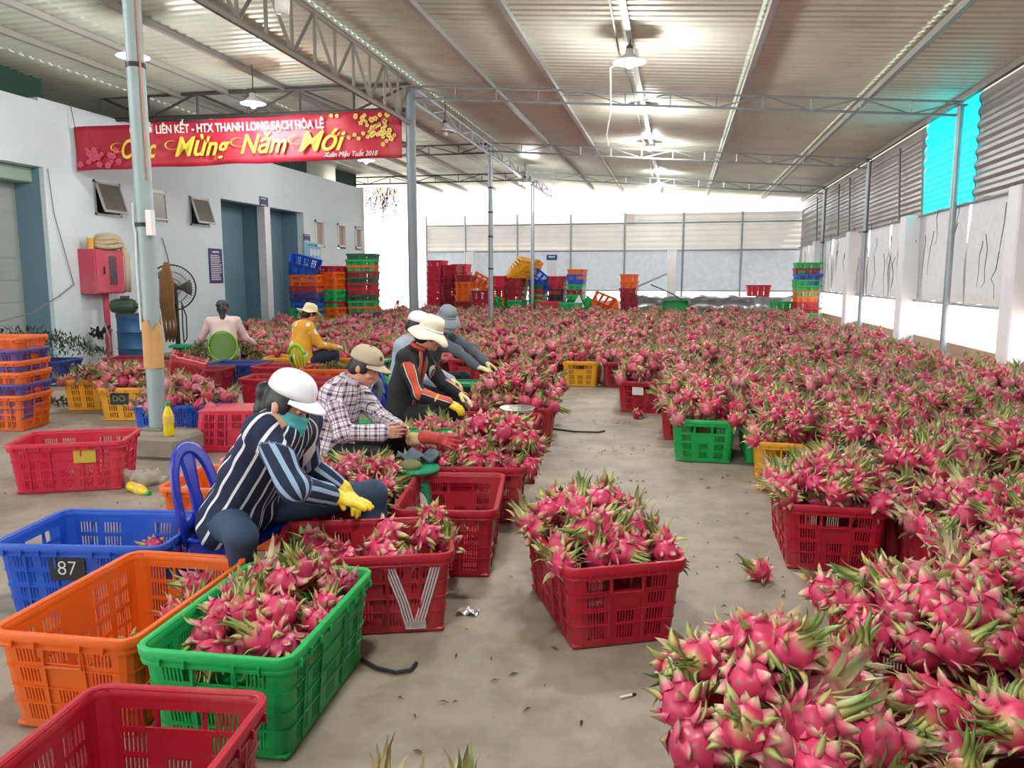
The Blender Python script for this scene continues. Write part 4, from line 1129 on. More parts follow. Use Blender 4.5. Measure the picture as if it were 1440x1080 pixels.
    if feet:
        for s in 'LR':
            a = P['an'+s]; kd = P['kn'+s]-P['hip'+s]; kd[2] = 0; kd = unit(kd) if np.linalg.norm(kd) > .02 else unit([fw[0], fw[1], 0])
            F = Field(a-.26, a+.26, .012); F.cap(a-kd*.04-np.array((0, 0, .035)), a+kd*.15-np.array((0, 0, .045)), .044, .034, .02)
            V, Q = F.mesh(); o = bpy.data.objects.new('shoe', quad_mesh('shoe', V, Q, mat('dark_shoe', lin((60, 52, 48)), .6))); COL.objects.link(o); o.parent = root
    if glove:
        for s, gm in glove.items():
            w = P['wr'+s]; ar = unit(P['el'+s]-w); pr = hp[s] if s in hp else hand_prims(w, P['hd'+s], P['hn'+s], .4, .3, 1 if s == 'R' else -1)
            F = Field(w-.26, w+.26, max(.0045, h*.6))
            for a, b, ra, rb in pr: F.cap(a, b, ra+.0035, rb+.0035, .007)
            F.cap(w, w+ar*.085, .037, .046, .02)
            V, Q = F.mesh(); o = bpy.data.objects.new('glove', quad_mesh('glove', V, Q, gm)); COL.objects.link(o); o.parent = root
    elif cuff: pass
    # ---- head
    HM = Matrix([[*HR[0], hc[0]], [*HR[1], hc[1]], [*HR[2], hc[2]], [0, 0, 0, 1]])
    F = Field(hc-.40, hc+.22, max(.007, h*.9))
    F.ell(H(0, -.022, .028), (.082, .094, .094), HR, .02); F.ell(H(0, -.055, -.03), (.068, .052, .065), HR, .03)
    for s in (-1, 1): F.ell(H(s*.070, .018, .015), (.014, .036, .050), HR, .02)
    if hair == 'pony':
        F.cap(H(0, -.10, .03), H(0, -.145, -.01), .026, .032, .02)
        p = H(0, -.145, -.01); q = p+np.array((0, 0, -.10))-fw*.02*1.0; r_ = q+np.array((0, 0, -.13))+fw*.01; F.cap(p, q, .033, .034, .03); F.cap(q, r_, .034, .012, .03)
    elif hair == 'long':
        p = H(0, -.095, -.02); q = p+np.array((0, 0, -.16))-fw*.03; r_ = q+np.array((0, 0, -.17)); F.cap(H(0, -.09, .05), p, .045, .052, .02); F.cap(p, q, .052, .042, .03); F.cap(q, r_, .042, .014, .03)
    else: F.ell(H(0, -.095, -.035), (.042, .036, .040), HR, .02)
    # keep the face clear of hair
    F.ell(H(0, .075, -.03), (.066, .07, .095), HR, .01, sub=True)
    V, Q = F.mesh(); o = bpy.data.objects.new('hair', quad_mesh('hair', V, Q, HAIR)); COL.objects.link(o); o.parent = root
    if face:
        for s in (-1, 1):
            e = MB().lathe([(0, -.0105), (.0075, -.0075), (.0105, 0), (.0075, .0075), (0, .0105)], 10, HM @ Matrix.Translation((s*.032, .079, .012))).build('eye', EYEW, root, smooth=True)
            MB().lathe([(0, -.003), (.005, -.001), (.005, .001), (0, .003)], 10, HM @ Matrix.Translation((s*.032, .0895, .011)) @ Matrix.Rotation(PI/2, 4, 'X')).build('iris', IRIS, e)
            MB().tube([HM @ Vector((s*.018, .0875, .008)), HM @ Vector((s*.032, .0915, .0165)), HM @ Vector((s*.047, .081, .010))], [.0022, .0035, .0022], 5).build('eyelid', SKIN, root, smooth=True)
            MB().tube([HM @ Vector((s*.016, .0965, .031)), HM @ Vector((s*.034, .0915, .038)), HM @ Vector((s*.054, .073, .032))], [.003, .004, .002], 5, flat=.6).build('eyebrow', HAIR, root, smooth=True)
        if not mask: MB().tube([HM @ Vector((x, .0885-abs(x)*.45, -.0615-abs(x)*.05)) for x in (-.024, -.012, 0, .012, .024)], [.003, .007, .0075, .007, .003], 6, flat=.8).build('lips', LIPS, root, smooth=True)
    if mask:
        def mk(u, v):
            a = (u-.5)*2.6; z = .006-v*.118; rr = .121-.026*abs(a)/1.3-.014*(v > .8)+.010*math.sin(v*PI)
            return HM @ Vector((math.sin(a)*.082, math.cos(a)*rr*(1.03)-.008+.004*math.sin(v*18), z-.006*math.cos(a)))
        mo_ = MB().grid(mk, 18, 14, .003).build('face_mask', mask, root, smooth=True)
        for s in (-1, 1):
            for z in (-.01, -.09): MB().tube([HM @ Vector((s*.076, .025, z)), HM @ Vector((s*.086, -.005, -.02+z*.3)), HM @ Vector((s*.082, -.03, .0))], .0022, 4).build('ear_loop', M_WHITEP, mo_)
    if hat: hat(root, HM)
    return root
def cap_hat(m, m2=None, logo=None, under=None, lift=0.0):
    def f(root, HM):
        c = empty('cap', (0, 0, 0)); c.parent = root
        M = HM @ Matrix.Translation((0, -.014, .052+lift)) @ Matrix.Rotation(math.radians(5), 4, 'X')
        def dome(u, v):
            a = u*2*PI; t = v*PI/2; st = math.cos(t)**.75
            return M @ Vector((math.sin(a)*.094*st, math.cos(a)*.112*st, -.005+.095*math.sin(t)**.9))
        MB().grid(dome, 32, 9, .004).build('crown', m, c, smooth=True)
        def brim(u, v):
            a = (u-.5)*2.1; r0 = .108; L_ = .080*math.cos((u-.5)*PI)**.5 if 0 < u < 1 else 0
            x = math.sin(a)*.096; y = math.cos(a)*.112+L_*v
            return M @ Vector((x*(1+.05*v), y, -.004-.012*v-.9*x*x-.008*v*v))
        MB().grid(brim, 20, 6, .004).build('brim', m, c, smooth=True)
        if under:
            def br2(u, v):
                p = Vector(brim(u, v)); return p-(M.to_3x3() @ Vector((0, 0, .006)))
            MB().grid(br2, 20, 4, .002).build('brim_underside', under, c, smooth=True)
        MB().lathe([(0, .008), (.007, .006), (.009, 0), (.006, -.003)], 10, M @ Matrix.Translation((0, 0, .090))).build('button', m2 or m, c, smooth=True)
        for k in range(6):
            a = PI/6+k*PI/3
            MB().tube([Vector(dome(a/(2*PI), v))+HM.to_3x3() @ Vector((0, 0, .0005)) for v in (0, .2, .4, .6, .8, .97)], .0016, 4).build('seam', m2 or m, c)
        if logo: MB().bbox((0, 0, 0), (.024, .004, .028), .004, M @ Matrix.Translation((.02, .107, .045)) @ Matrix.Rotation(math.radians(24), 4, 'X') @ Matrix.Rotation(math.radians(-12), 4, 'Z')).build('patch', logo, c)
    return f
def bucket_hat(m, flare=.075, band=None, drop=-.02, tall=.10, back=0.0):
    def f(root, HM):
        c = empty('hat', (0, 0, 0)); c.parent = root
        M = HM @ Matrix.Translation((0, -.012, .045)) @ Matrix.Rotation(math.radians(-3), 4, 'X')
        prof = [(.0, tall), (.05, tall-.003), (.075, tall-.014), (.088, tall-.045), (.097, .0)]
        MB().lathe(prof[::-1], 28, M, wob=lambda r, z, a: (r*(1+.06*abs(math.sin(a))), z+.003*math.sin(a*3+1))).build('crown', m, c, smooth=True)
        pr = [(.096, .004), (.120, -.010), (.096+flare*.75, -.022+drop*.5), (.096+flare, drop-.03), (.094+flare, drop-.034), (.118, -.016), (.094, -.003)]
        MB().lathe(pr, 36, M, wob=lambda r, z, a: (r*(1+.05*abs(math.sin(a))), z+(r-.09)*(.16*math.sin(a*3+.6)+.10*math.sin(a*5)))).build('brim', m, c, smooth=True)
        MB().lathe([(.099, .004), (.1005, .012), (.098, .022), (.0965, .020)], 28, M, wob=lambda r, z, a: (r*(1+.06*abs(math.sin(a))), z)).build('hat_band', band or m, c, smooth=True)
    return f
DENIM = mat('denim', lin((44, 66, 92)), .85, var=.18, scale=14, bump=.2, bscale=60)
BLACKC = mat('black_cloth', lin((26, 26, 30)), .85, var=.2, scale=12, bump=.2)
NAVYC = mat('navy_cloth', lin((30, 36, 60)), .85, var=.15)
YGLOVE = mat('yellow_rubber', lin((232, 206, 40)), .45, var=.08, scale=12, bump=.25, bscale=40)
CGLOVE = mat('cream_glove', lin((226, 212, 160)), .8, var=.1, scale=12, bump=.2)
CAPW = mat('cap_white', lin((232, 236, 242)), .8, var=.03, bump=.1); CAPB = mat('cap_beige', lin((186, 172, 148)), .85, var=.06, bump=.1)
HATW = mat('hat_cream', lin((236, 232, 214)), .85, var=.04, bump=.1); HATG = mat('hat_grey', lin((136, 146, 156)), .85, var=.06, bump=.1); STRAW = mat('hat_straw', lin((232, 220, 176)), .85, var=.06, scale=30, bump=.2)
MASK = mat('mask_teal', lin((84, 190, 196)), .8, var=.05); MASKW = mat('mask_white', lin((224, 226, 230)), .8, var=.04); MASKG = mat('mask_grey', lin((150, 158, 164)), .8)
V3 = lambda *a: np.array(a, float)

W1 = dict(pelvis=(-2.07, 3.24, .44), hipL=(-2.03, 3.33, .43), hipR=(-2.03, 3.14, .43), shL=(-1.72, 3.33, .88), shR=(-1.74, 2.99, .90), neck=(-1.715, 3.15, .93), head=(-1.695, 3.14, .99), fw=(.84, -.16, -.46), up=(.4, 0, .9),
          elL=(-1.78, 3.46, .64), wrL=(-1.60, 3.48, .52), elR=(-1.57, 2.93, .675), wrR=(-1.47, 3.10, .590), hdL=(.7, -.3, -.5), hnL=(-.2, -.2, -1), hdR=(.86, .34, -.26), hnR=(-.25, .1, -.96),
          knL=(-1.50, 3.62, .46), knR=(-1.80, 2.88, .46), anL=(-1.50, 3.62, .09), anR=(-1.88, 2.97, .09))
person('person', 'woman in navy striped shirt, white cap and teal face mask reaching with yellow glove', W1, .008,
       dict(m=pattern_mat('striped_shirt', 'stripes', lin((24, 38, 66)), lin((226, 232, 238)), lin((150, 178, 208)), 0), h=.007, collar=mat('collar_navy', lin((24, 36, 62)), .85), wr=.008, g=.017),
       DENIM, dict(L=.5, R=.16), dict(R=YGLOVE, L=YGLOVE), 'pony', cap_hat(CAPW, lift=.014), MASK, sleeve=.80)
W2 = dict(pelvis=(-2.08, 4.72, .42), hipL=(-2.04, 4.81, .41), hipR=(-2.04, 4.63, .41), shL=(-1.96, 4.92, .87), shR=(-1.96, 4.56, .87), neck=(-1.90, 4.74, .93), head=(-1.80, 4.75, 1.035), fw=(.84, -.12, -.38), up=(.25, 0, .95),
          elL=(-1.76, 4.90, .62), wrL=(-1.58, 4.74, .60), elR=(-1.86, 4.50, .60), wrR=(-1.64, 4.58, .595), hdL=(.75, -.45, -.05), hnL=(-.15, -.9, -.1), hdR=(.88, .30, .05), hnR=(-.3, .85, -.2),
          knL=(-1.64, 4.92, .50), knR=(-1.66, 4.52, .44), anL=(-1.62, 5.0, .09), anR=(-1.72, 4.55, .09))
person('person', 'woman in white and purple checked shirt and beige cap trimming fruit with bare hands', W2, .0085,
       dict(m=pattern_mat('checked_shirt', 'plaid', lin((226, 222, 226)), lin((138, 116, 148)), lin((66, 46, 74)), 0), h=.008, collar=mat('collar_check', lin((200, 192, 204)), .85), wr=.008, g=.018),
       BLACKC, dict(L=.55, R=.55), None, 'bun', cap_hat(CAPB, mat('cap_brown', lin((120, 104, 86)), .8), mat('cap_patch', lin((92, 62, 48)), .8), mat('brim_dark', lin((52, 50, 52)), .8)), mv=(-.20, 0, -.06))
W3 = dict(pelvis=(-2.18, 6.08, .44), hipL=(-2.14, 6.17, .42), hipR=(-2.14, 5.99, .42), shL=(-2.05, 6.25, .92), shR=(-2.05, 5.90, .92), neck=(-1.99, 6.08, .98), head=(-1.90, 6.09, 1.085), fw=(.84, .25, -.30), up=(.22, 0, .95),
          elL=(-1.86, 6.28, .66), wrL=(-1.66, 6.10, .60), elR=(-1.94, 5.86, .64), wrR=(-1.70, 5.88, .565), hdL=(.8, -.3, -.3), hnL=(-.2, -.5, -.8), hdR=(.85, .1, -.35), hnR=(-.3, .4, -.8),
          knL=(-1.72, 6.22, .48), knR=(-1.76, 5.92, .48), anL=(-1.74, 6.2, .09), anR=(-1.8, 5.9, .09))
person('person', 'woman in black tracksuit with orange stripes and white bucket hat', W3, .010,
       dict(m=pattern_mat('track_top', 'track', lin((32, 32, 36)), lin((216, 84, 58)), lin((206, 200, 196)), 0), h=.009, collar=mat('collar_orange', lin((186, 70, 50)), .8), wr=.008),
       BLACKC, dict(L=.5, R=.6), dict(R=YGLOVE, L=CGLOVE), 'bun', bucket_hat(HATW, .075, drop=-.035, tall=.125), mv=(-.09, 0, 0))
W4 = dict(pelvis=(-2.46, 7.02, .44), hipL=(-2.42, 7.11, .42), hipR=(-2.42, 6.93, .42), shL=(-2.38, 7.20, .93), shR=(-2.38, 6.85, .93), neck=(-2.34, 7.02, .99), head=(-2.27, 7.03, 1.10), fw=(.86, .1, -.30), up=(.22, 0, .95),
          elL=(-2.22, 7.22, .66), wrL=(-1.98, 7.1, .58), elR=(-2.28, 6.82, .66), wrR=(-2.02, 6.88, .58), hdL=(.8, -.2, -.3), hnL=(-.2, -.5, -.8), hdR=(.85, .2, -.3), hnR=(-.3, .4, -.8),
          knL=(-2.0, 7.12, .48), knR=(-2.0, 6.92, .48), anL=(-2.0, 7.1, .09), anR=(-2.02, 6.9, .09))
person('person', 'woman in pale grey shirt and white cap just behind the tracksuit worker', W4, .014,
       dict(m=mat('pale_grey_shirt', lin((164, 178, 194)), .85, var=.06, bump=.2), h=.011), BLACKC, dict(L=.5, R=.5), dict(L=CGLOVE, R=CGLOVE), 'bun', cap_hat(CAPW), MASKW, mv=(-.14, 0, 0))
W5 = dict(pelvis=(-2.55, 8.02, .45), hipL=(-2.5, 8.11, .43), hipR=(-2.5, 7.93, .43), shL=(-2.32, 8.16, .95), shR=(-2.30, 7.84, .93), neck=(-2.25, 8.0, 1.01), head=(-2.19, 7.95, 1.11), fw=(.60, -.62, -.30), up=(.15, -.1, .95),
          elL=(-2.0, 8.15, .80), wrL=(-1.78, 8.0, .66), elR=(-2.02, 7.76, .80), wrR=(-1.80, 7.68, .65), hdL=(.8, -.2, -.3), hnL=(-.2, -.3, -.8), hdR=(.92, .0, -.2), hnR=(-.3, .1, -.8),
          knL=(-2.05, 8.12, .48), knR=(-2.08, 7.9, .48), anL=(-2.05, 8.1, .09), anR=(-2.05, 7.9, .09))
person('person', 'woman in dark grey top and grey bucket hat stretching a gloved hand over the fruit', W5, .014,
       dict(m=mat('dark_grey_top', lin((84, 92, 102)), .85, var=.08, bump=.2), h=.011), BLACKC, dict(L=.3, R=.2), dict(L=CGLOVE, R=CGLOVE), 'bun', bucket_hat(HATG, .06, drop=-.04, tall=.115), MASKG, mv=(-.22, 0, 0))
W6 = dict(pelvis=(-4.95, 10.15, .40), hipL=(-4.9, 10.24, .38), hipR=(-4.9, 10.06, .38), shL=(-4.86, 10.33, .88), shR=(-4.86, 9.98, .88), neck=(-4.82, 10.16, .94), head=(-4.74, 10.16, 1.05), fw=(.88, -.18, -.22), up=(.16, 0, .97),
          elL=(-4.68, 10.36, .62), wrL=(-4.44, 10.25, .56), elR=(-4.72, 9.94, .62), wrR=(-4.47, 9.98, .57), hdL=(.85, -.1, -.1), hnL=(-.2, -.5, -.8), hdR=(.9, .1, .0), hnR=(-.3, .4, -.8),
          knL=(-4.46, 10.3, .46), knR=(-4.46, 10.0, .46), anL=(-4.45, 10.3, .09), anR=(-4.45, 10.0, .09))
person('person', 'woman in yellow flowered shirt and straw hat sitting by the far fruit', W6, .015,
       dict(m=pattern_mat('flower_shirt', 'flowers', lin((232, 166, 56)), lin((236, 228, 220)), lin((150, 60, 50)), 0), h=.012), NAVYC, dict(L=.6, R=.6), dict(L=CGLOVE, R=CGLOVE), 'bun', bucket_hat(STRAW, .085, drop=.005, tall=.11), rot=55, mv=(-.32, -.05, 0))
W7 = dict(pelvis=(-6.05, 10.62, .42), hipL=(-6.16, 10.70, .40), hipR=(-5.95, 10.74, .40), shL=(-6.27, 10.74, .90), shR=(-5.90, 10.80, .90), neck=(-6.08, 10.80, .97), head=(-6.10, 10.84, 1.08), fw=(-.18, .92, -.25), up=(0, .15, .97),
          elL=(-6.42, 10.80, .66), wrL=(-6.52, 10.98, .56), elR=(-5.78, 10.86, .63), wrR=(-5.70, 11.02, .54), hdL=(-.2, .8, -.3), hnL=(.4, 0, -.8), hdR=(.3, .9, -.2), hnR=(-.4, .1, -.8),
          knL=(-6.25, 11.10, .46), knR=(-5.9, 11.15, .46), anL=(-6.25, 11.15, .09), anR=(-5.9, 11.2, .09))
person('person', 'woman in pale pink top with long black ponytail, seen from behind', W7, .015,
       dict(m=mat('pale_pink_top', lin((216, 190, 190)), .85, var=.06, bump=.2), h=.012), BLACKC, dict(L=.5, R=.5), dict(R=YGLOVE, L=CGLOVE), 'long', cap_hat(mat('cap_dark', lin((56, 60, 66)), .8)), None, face=True, rot=20, mv=(-.72, 0, 0))
# ------------------------------------------------------------------ chairs and stools
def plastic_chair(x, y, deg, m, label, seat=.36, back=.34, style='loop'):
    o = empty('plastic_chair', (x, y, 0), math.radians(deg), label, 'chair')    # sitter faces local +X
    def st(u, v): return (-.17+u*.36, (-.18+v*.36)*(1-.06*u), seat+.012*math.cos((v-.5)*PI)*-1+.010*(u > .95)*-1)
    MB().grid(st, 10, 10, .012).build('seat', m, o, smooth=True)
    for sx_ in (-1, 1):
        for sy in (-1, 1):
            MB().tube([(sx_*.15+.01, sy*.15, seat), (sx_*.17+.01, sy*.175, .0)], [.022, .017], 8, flat=.8).build('leg', m, o, smooth=True)
    for sy in (-1, 1): MB().box((.01, sy*.165, seat-.04), (.30, .012, .06)).build('apron', m, o)
    back_ = back
    if style == 'loop':
        def back(x, y, z):      # the curved plane of the backrest
            return (-.165-.20*(z-seat)+.35*y*y, y, z)
        def arch(u, v):
            t = PI*u; w = .058*v; c, n_ = math.cos(t), math.sin(t)
            return back(0, -(.200-w)*c*(1.0 if n_ > .05 else 1), seat-.03+(back_h-w)*n_**.55)
        back_h = back_+.03
        MB().grid(arch, 36, 4, .014).build('back_frame', m, o, smooth=True)
        def splat(u, v): return back(0, (v-.5)*(.075+.05*abs(2*u-1)), seat-.03+u*(back_h-.03))
        MB().grid(splat, 10, 4, .013).build('back_slat', m, o, smooth=True)
        def low(u, v): return back(0, -.165+.33*u, seat+.0+.07*v+.02*math.sin(PI*u))
        MB().grid(low, 12, 2, .013).build('cross_slat', m, o, smooth=True)
    elif style == 'oval':
        def ov(u, v):
            a_, b_ = 2*u-1, 2*v-1; x, y = a_*math.sqrt(1-b_*b_/2), b_*math.sqrt(1-a_*a_/2)
            return (-.215-.035*y+.03*(x*x), .20*x, seat+back*.5+back*.5*y)
        MB().grid(ov, 14, 14, .010).build('backrest', m, o, smooth=True)
        pts = [(-.22-.03*math.sin(2*PI*i/28), .205*math.cos(2*PI*i/28), seat+back*.5+back*.52*math.sin(2*PI*i/28)) for i in range(29)]
        MB().tube(pts, .012, 6).build('back_rim', M_LIME if m is M_GTRANS else m, o, smooth=True)
    else:
        for i in range(6):
            yk = -.15+.06*i; top = seat+back*(1-.4*(abs(yk)/.17)**2)
            MB().tube([(-.17, yk*.85, seat), (-.21, yk, (seat+top)/2), (-.235, yk*1.05, top)], [.009, .010, .009], 6, flat=1.3).build('back_slat', m, o, smooth=True)
        MB().tube([(-.235, -.16+.32*i/8, seat+back*(1-.4*(abs(-.16+.32*i/8)/.17)**2)) for i in range(9)], .017, 6, flat=1.6).build('top_rail', m, o, smooth=True)
    return o
M_BLUEC = mat('blue_chair_plastic', lin((24, 52, 176)), .25, var=.1, spec=.6)
M_GTRANS = mat('green_clear_plastic', lin((120, 160, 92)), .3, var=.15); M_LIME = mat('lime_plastic', lin((142, 200, 50)), .4, var=.12)
M_GCH = mat('green_chair_plastic', lin((20, 142, 80)), .4, var=.1)
plastic_chair(-2.06, 3.24, 4, M_BLUEC, 'shiny blue plastic chair under the striped worker', .355, .42)
plastic_chair(-2.30, 4.74, 3, M_BLUEC, 'blue plastic chair under the checked worker', .345, .36)
plastic_chair(-2.29, 6.10, 3, M_BLUEC, 'blue plastic chair under the tracksuit worker', .35, .36)
plastic_chair(-2.64, 7.04, 3, M_BLUEC, 'blue plastic chair under the pale grey worker', .35, .34)
plastic_chair(-2.80, 8.04, 3, M_GCH, 'green plastic chair under the grey hatted worker', .36, .34)
plastic_chair(-5.06, 9.98, 74, M_LIME, 'lime green slatted chair under the flowered worker', .31, .34, 'slats')
plastic_chair(-6.74, 10.58, 116, M_GTRANS, 'pale green oval backed chair under the pink worker', .33, .44, 'oval')
plastic_chair(-6.35, 12.4, 200, M_GCH, 'empty green chair beyond the pink worker', .36, .42, 'loop')
def stool(x, y, deg, m, label, h=.30, w=.27):
    o = empty('plastic_stool', (x, y, 0), math.radians(deg), label, 'stool')
    MB().bbox((0, 0, h-.014), (w, w, .028), .03).build('seat', m, o)
    for sx_ in (-1, 1):
        for sy in (-1, 1):
            MB().add([(sx_*(w/2-.055), sy*(w/2-.01), h-.02), (sx_*(w/2-.01), sy*(w/2-.01), h-.02), (sx_*(w/2-.01), sy*(w/2-.055), h-.02), (sx_*(w/2-.06), sy*(w/2-.06), h-.02),
                      (sx_*(w/2-.02), sy*(w/2+.025), 0), (sx_*(w/2+.025), sy*(w/2+.025), 0), (sx_*(w/2+.025), sy*(w/2-.02), 0), (sx_*(w/2-.02), sy*(w/2-.02), 0)],
                     [(0, 1, 2, 3), (7, 6, 5, 4), (0, 4, 5, 1), (1, 5, 6, 2), (2, 6, 7, 3), (3, 7, 4, 0)]).build('leg', m, o)
    for sy in (-1, 1): MB().box((0, sy*(w/2-.006), h-.06), (w-.03, .008, .07)).build('apron', m, o); MB().box((sy*(w/2-.006), 0, h-.06), (.008, w-.03, .07)).build('apron', m, o)
    for sy in (-1, 1): MB().box((0, sy*(w/2+.008), .09), (w-.02, .008, .03)).build('rail', m, o)
    return o
stool(-1.20, 5.78, 6, CR['wine'], 'dark red plastic stool carrying the green scale in the aisle', .31, .26)
def scale(x, y, z, deg, label, plate_r=.115, dish=True):
    o = empty('kitchen_scale', (x, y, z), math.radians(deg), label, 'scale')
    b = MB(); b.add([(-.085, -.075, 0), (.085, -.075, 0), (.085, .075, 0), (-.085, .075, 0), (-.062, -.045, .17), (.062, -.045, .17), (.062, .055, .17), (-.062, .055, .17)], [(3, 2, 1, 0), (4, 5, 6, 7), (0, 1, 5, 4), (1, 2, 6, 5), (2, 3, 7, 6), (3, 0, 4, 7)])
    bo = b.build('housing', M_GREENP, o); bv = bo.modifiers.new('bevel', 'BEVEL'); bv.width = .014; bv.segments = 3
    MB().bbox((0, 0, .006), (.20, .18, .014), .01).build('foot', M_GREENP, o)
    MB().lathe([(0, 0), (.058, 0), (.058, .006), (0, .006)], 24, Matrix.Translation((0, -.072, .085)) @ Matrix.Rotation(PI/2-.17, 4, 'X')).build('dial', M_WHITEP, o)
    MB().box((0, -.082, .10), (.004, .003, .045)).build('pointer', CR['red'], o)
    MB().lathe([(.018, .165), (.015, .205)], 10).build('stem', M_STEELB, o)
    if dish: MB().lathe([(0, .205), (.06, .208), (.105, .225), (.135, .252), (.138, .252), (.107, .221), (.06, .203), (0, .2)], 28).build('pan', M_STEELB, o, smooth=True)
    else: MB().lathe([(0, .213), (.11, .213), (.115, .207), (.11, .20), (0, .2)], 28).build('tray', M_GREENP, o)
    return o
scale(-1.20, 5.80, .31, 192, 'green kitchen scale with steel pan on a dark red stool')
crate('green', -1.52, 4.42, 8, 'low green crate holding the second scale', 0, lod=1) if False else None
stool(-1.58, 4.46, 10, M_GCH, 'small green stool in front of the checked worker', .22, .24) if False else None
scale(-1.54, 4.42, .0, 14, 'green scale with a flat tray in front of the checked worker', dish=False).scale = (1.2, 1.2, 1.9)
tag(MB().lathe([(0, 0), (.05, .0), (.056, .012), (.052, .028), (.02, .034), (0, .034)], 18, Matrix.Translation((-1.57, 4.38, .409)) @ Matrix.Rotation(.25, 4, 'X') @ Matrix.Scale(1.25, 4, (1, 0, 0))).build('work_glove', mat('olive_glove', lin((112, 116, 74)), .85, bump=.3), None, smooth=True), 'olive cloth pad lying on the tray of the green scale', 'glove')
# gloves, knife and board in the working row
def loose_glove(p, deg, m, label, tilt=.3):
    F = Field((-.2, -.2, -.12), (.25, .2, .12), .006)
    for a, b, ra, rb in hand_prims((0, 0, 0), (1, 0, -.1), (0, 0, -1), .12, 1.1, 1, 1.1): F.cap(a, b, ra, rb, .008)
    F.cap((0, 0, 0), (-.09, 0, 0), .036, .044, .02)
    V, Q = F.mesh(); o = bpy.data.objects.new('work_glove', quad_mesh('work_glove', V, Q, m)); COL.objects.link(o)
    o.location = p; o.rotation_euler = (.75, tilt*.5, math.radians(deg)); o.scale = (.9, 1.1, .9); return tag(o, label, 'glove')
RGL = mat('red_glove', lin((176, 50, 46)), .6, var=.1, bump=.3)
loose_glove((-1.50, 4.68, .53), 10, RGL, 'red rubber glove lying on the heaped fruit')
loose_glove((-1.62, 4.74, .51), -15, mat('cream_cloth_glove', lin((206, 186, 140)), .85, bump=.3), 'cream cloth glove lying beside the red glove', -.2)
def cloth(u, v): return (-.13+u*.26, -.08+v*.16, .02+.022*math.sin(u*13+v*4)+.016*math.sin(v*17-u*5))
co = MB().grid(cloth, 22, 14, .004).build('work_cloth', mat('blue_grey_cloth', lin((92, 108, 120)), .9, bump=.3), None, smooth=True); co.location = (-1.58, 4.56, .42); co.rotation_euler = (0, 0, .2)
tag(co, 'crumpled blue grey cloth on the rim of the red crate below the red glove', 'cloth')
kn = empty('knife', tuple(W1['wrR']+V3(.09, .10, -.02)), .3, 'knife with an orange handle beside the yellow glove', 'knife')
kn.location = (-1.22, 3.62, .40)
MB().tube([(0, 0, 0), (.10, 0, .005)], [.011, .009], 8, flat=.7).build('handle', mat('orange_handle', lin((230, 84, 30)), .4), kn); MB().box((-.05, 0, .0), (.10, .002, .018)).build('blade', M_STEELB, kn)
def tray(x, y, z, deg, label, L_=.46, W_=.34):
    o = empty('green_tray', (x, y, z), math.radians(deg), label, 'tray')
    MB().bbox((0, 0, 0), (L_, W_, .014), .02).build('top', M_GCH, o)
    for s in (-1, 1): MB().bbox((0, s*W_/2, .006), (L_, .016, .034), .005).build('edge', M_GCH, o); MB().bbox((s*L_/2, 0, .006), (.016, W_, .034), .005).build('edge', M_GCH, o)
    for sx_ in (-1, 1):
        for sy in (-1, 1): MB().tube([(sx_*(L_/2-.04), sy*(W_/2-.04), 0), (sx_*(L_/2-.02), sy*(W_/2-.02), -z)], .016, 6).build('leg', M_GCH, o)
    return o
tray(-1.80, 5.30, .42, 6, 'green plastic table beside the checked worker', .40, .30)
tray(-1.98, 7.48, .50, 6, 'green plastic table in front of the grey hatted worker', .46, .34)
tray(-4.16, 10.1, .42, 6, 'green plastic table by the flowered worker', .5, .34)
gh = MB().lathe([(0, .10), (.05, .098), (.08, .08), (.095, .0), (.15, -.03), (.152, -.035), (.09, -.008)], 24).build('cloth_hat', HATG, None, smooth=True)
gh.location = (-2.50, 6.06, .58); gh.rotation_euler = (0, math.radians(-80), 0); tag(gh, 'grey cloth hat hanging on the back of the tracksuit worker chair', 'hat')

# bottles, bag, litter
def bottle(p, rot, label):
    o = empty('drink_bottle', p, 0, label, 'bottle'); o.rotation_euler = rot
    MB().lathe([(.0, 0), (.028, .001), (.033, .012), (.033, .05), (.030, .07), (.033, .09), (.033, .135), (.028, .155), (.016, .185), (.0135, .19), (.0135, .205), (0, .206)], 20).build('bottle_body', mat('yellow_drink', lin((236, 204, 44)), .15, var=.05), o, smooth=True)
    MB().lathe([(.0335, .085), (.0345, .088), (.0345, .135), (.0335, .138)], 20).build('bottle_label', mat('drink_label', lin((226, 190, 90)), .4, var=.3, scale=40), o)
    MB().lathe([(.0, .20), (.017, .20), (.017, .222), (.015, .225), (0, .225)], 16).build('bottle_cap', mat('cap_green', lin((40, 160, 90)), .4), o)
    return o
bt = bottle((-4.27, 5.80, .20), (0, 0, 0), 'yellow drink bottle with green cap standing beside the near column'); bt.scale = (1.35,)*3
bt = bottle((-3.92, 4.84, .04), (math.radians(96), 0, math.radians(70)), 'empty yellow bottle lying by the plastic bag on the floor'); bt.scale = (1.1,)*3
F = Field((-.25, -.2, -.1), (.25, .2, .25), .014)
for k in range(9): F.ell((random.uniform(-.12, .12), random.uniform(-.07, .07), random.uniform(.02, .09)), (random.uniform(.05, .08), random.uniform(.04, .07), random.uniform(.03, .06)), None, .02)
V, Q = F.mesh(); V = V+np.stack([.006*np.sin(V[:, 1]*90+V[:, 2]*60), .006*np.sin(V[:, 0]*80), .008*np.sin(V[:, 0]*70+V[:, 1]*50)], 1).astype(np.float32); V[:, 2] = np.maximum(V[:, 2], .003)
o = bpy.data.objects.new('plastic_bag', quad_mesh('plastic_bag', V, Q, mat('clear_bag', lin((196, 190, 178)), .2, var=.2, scale=12, alpha=.62))); COL.objects.link(o); o.location = (-3.93, 5.02, 0)
tag(o, 'crumpled clear plastic bag on the floor beside the faded red crate', 'bag')
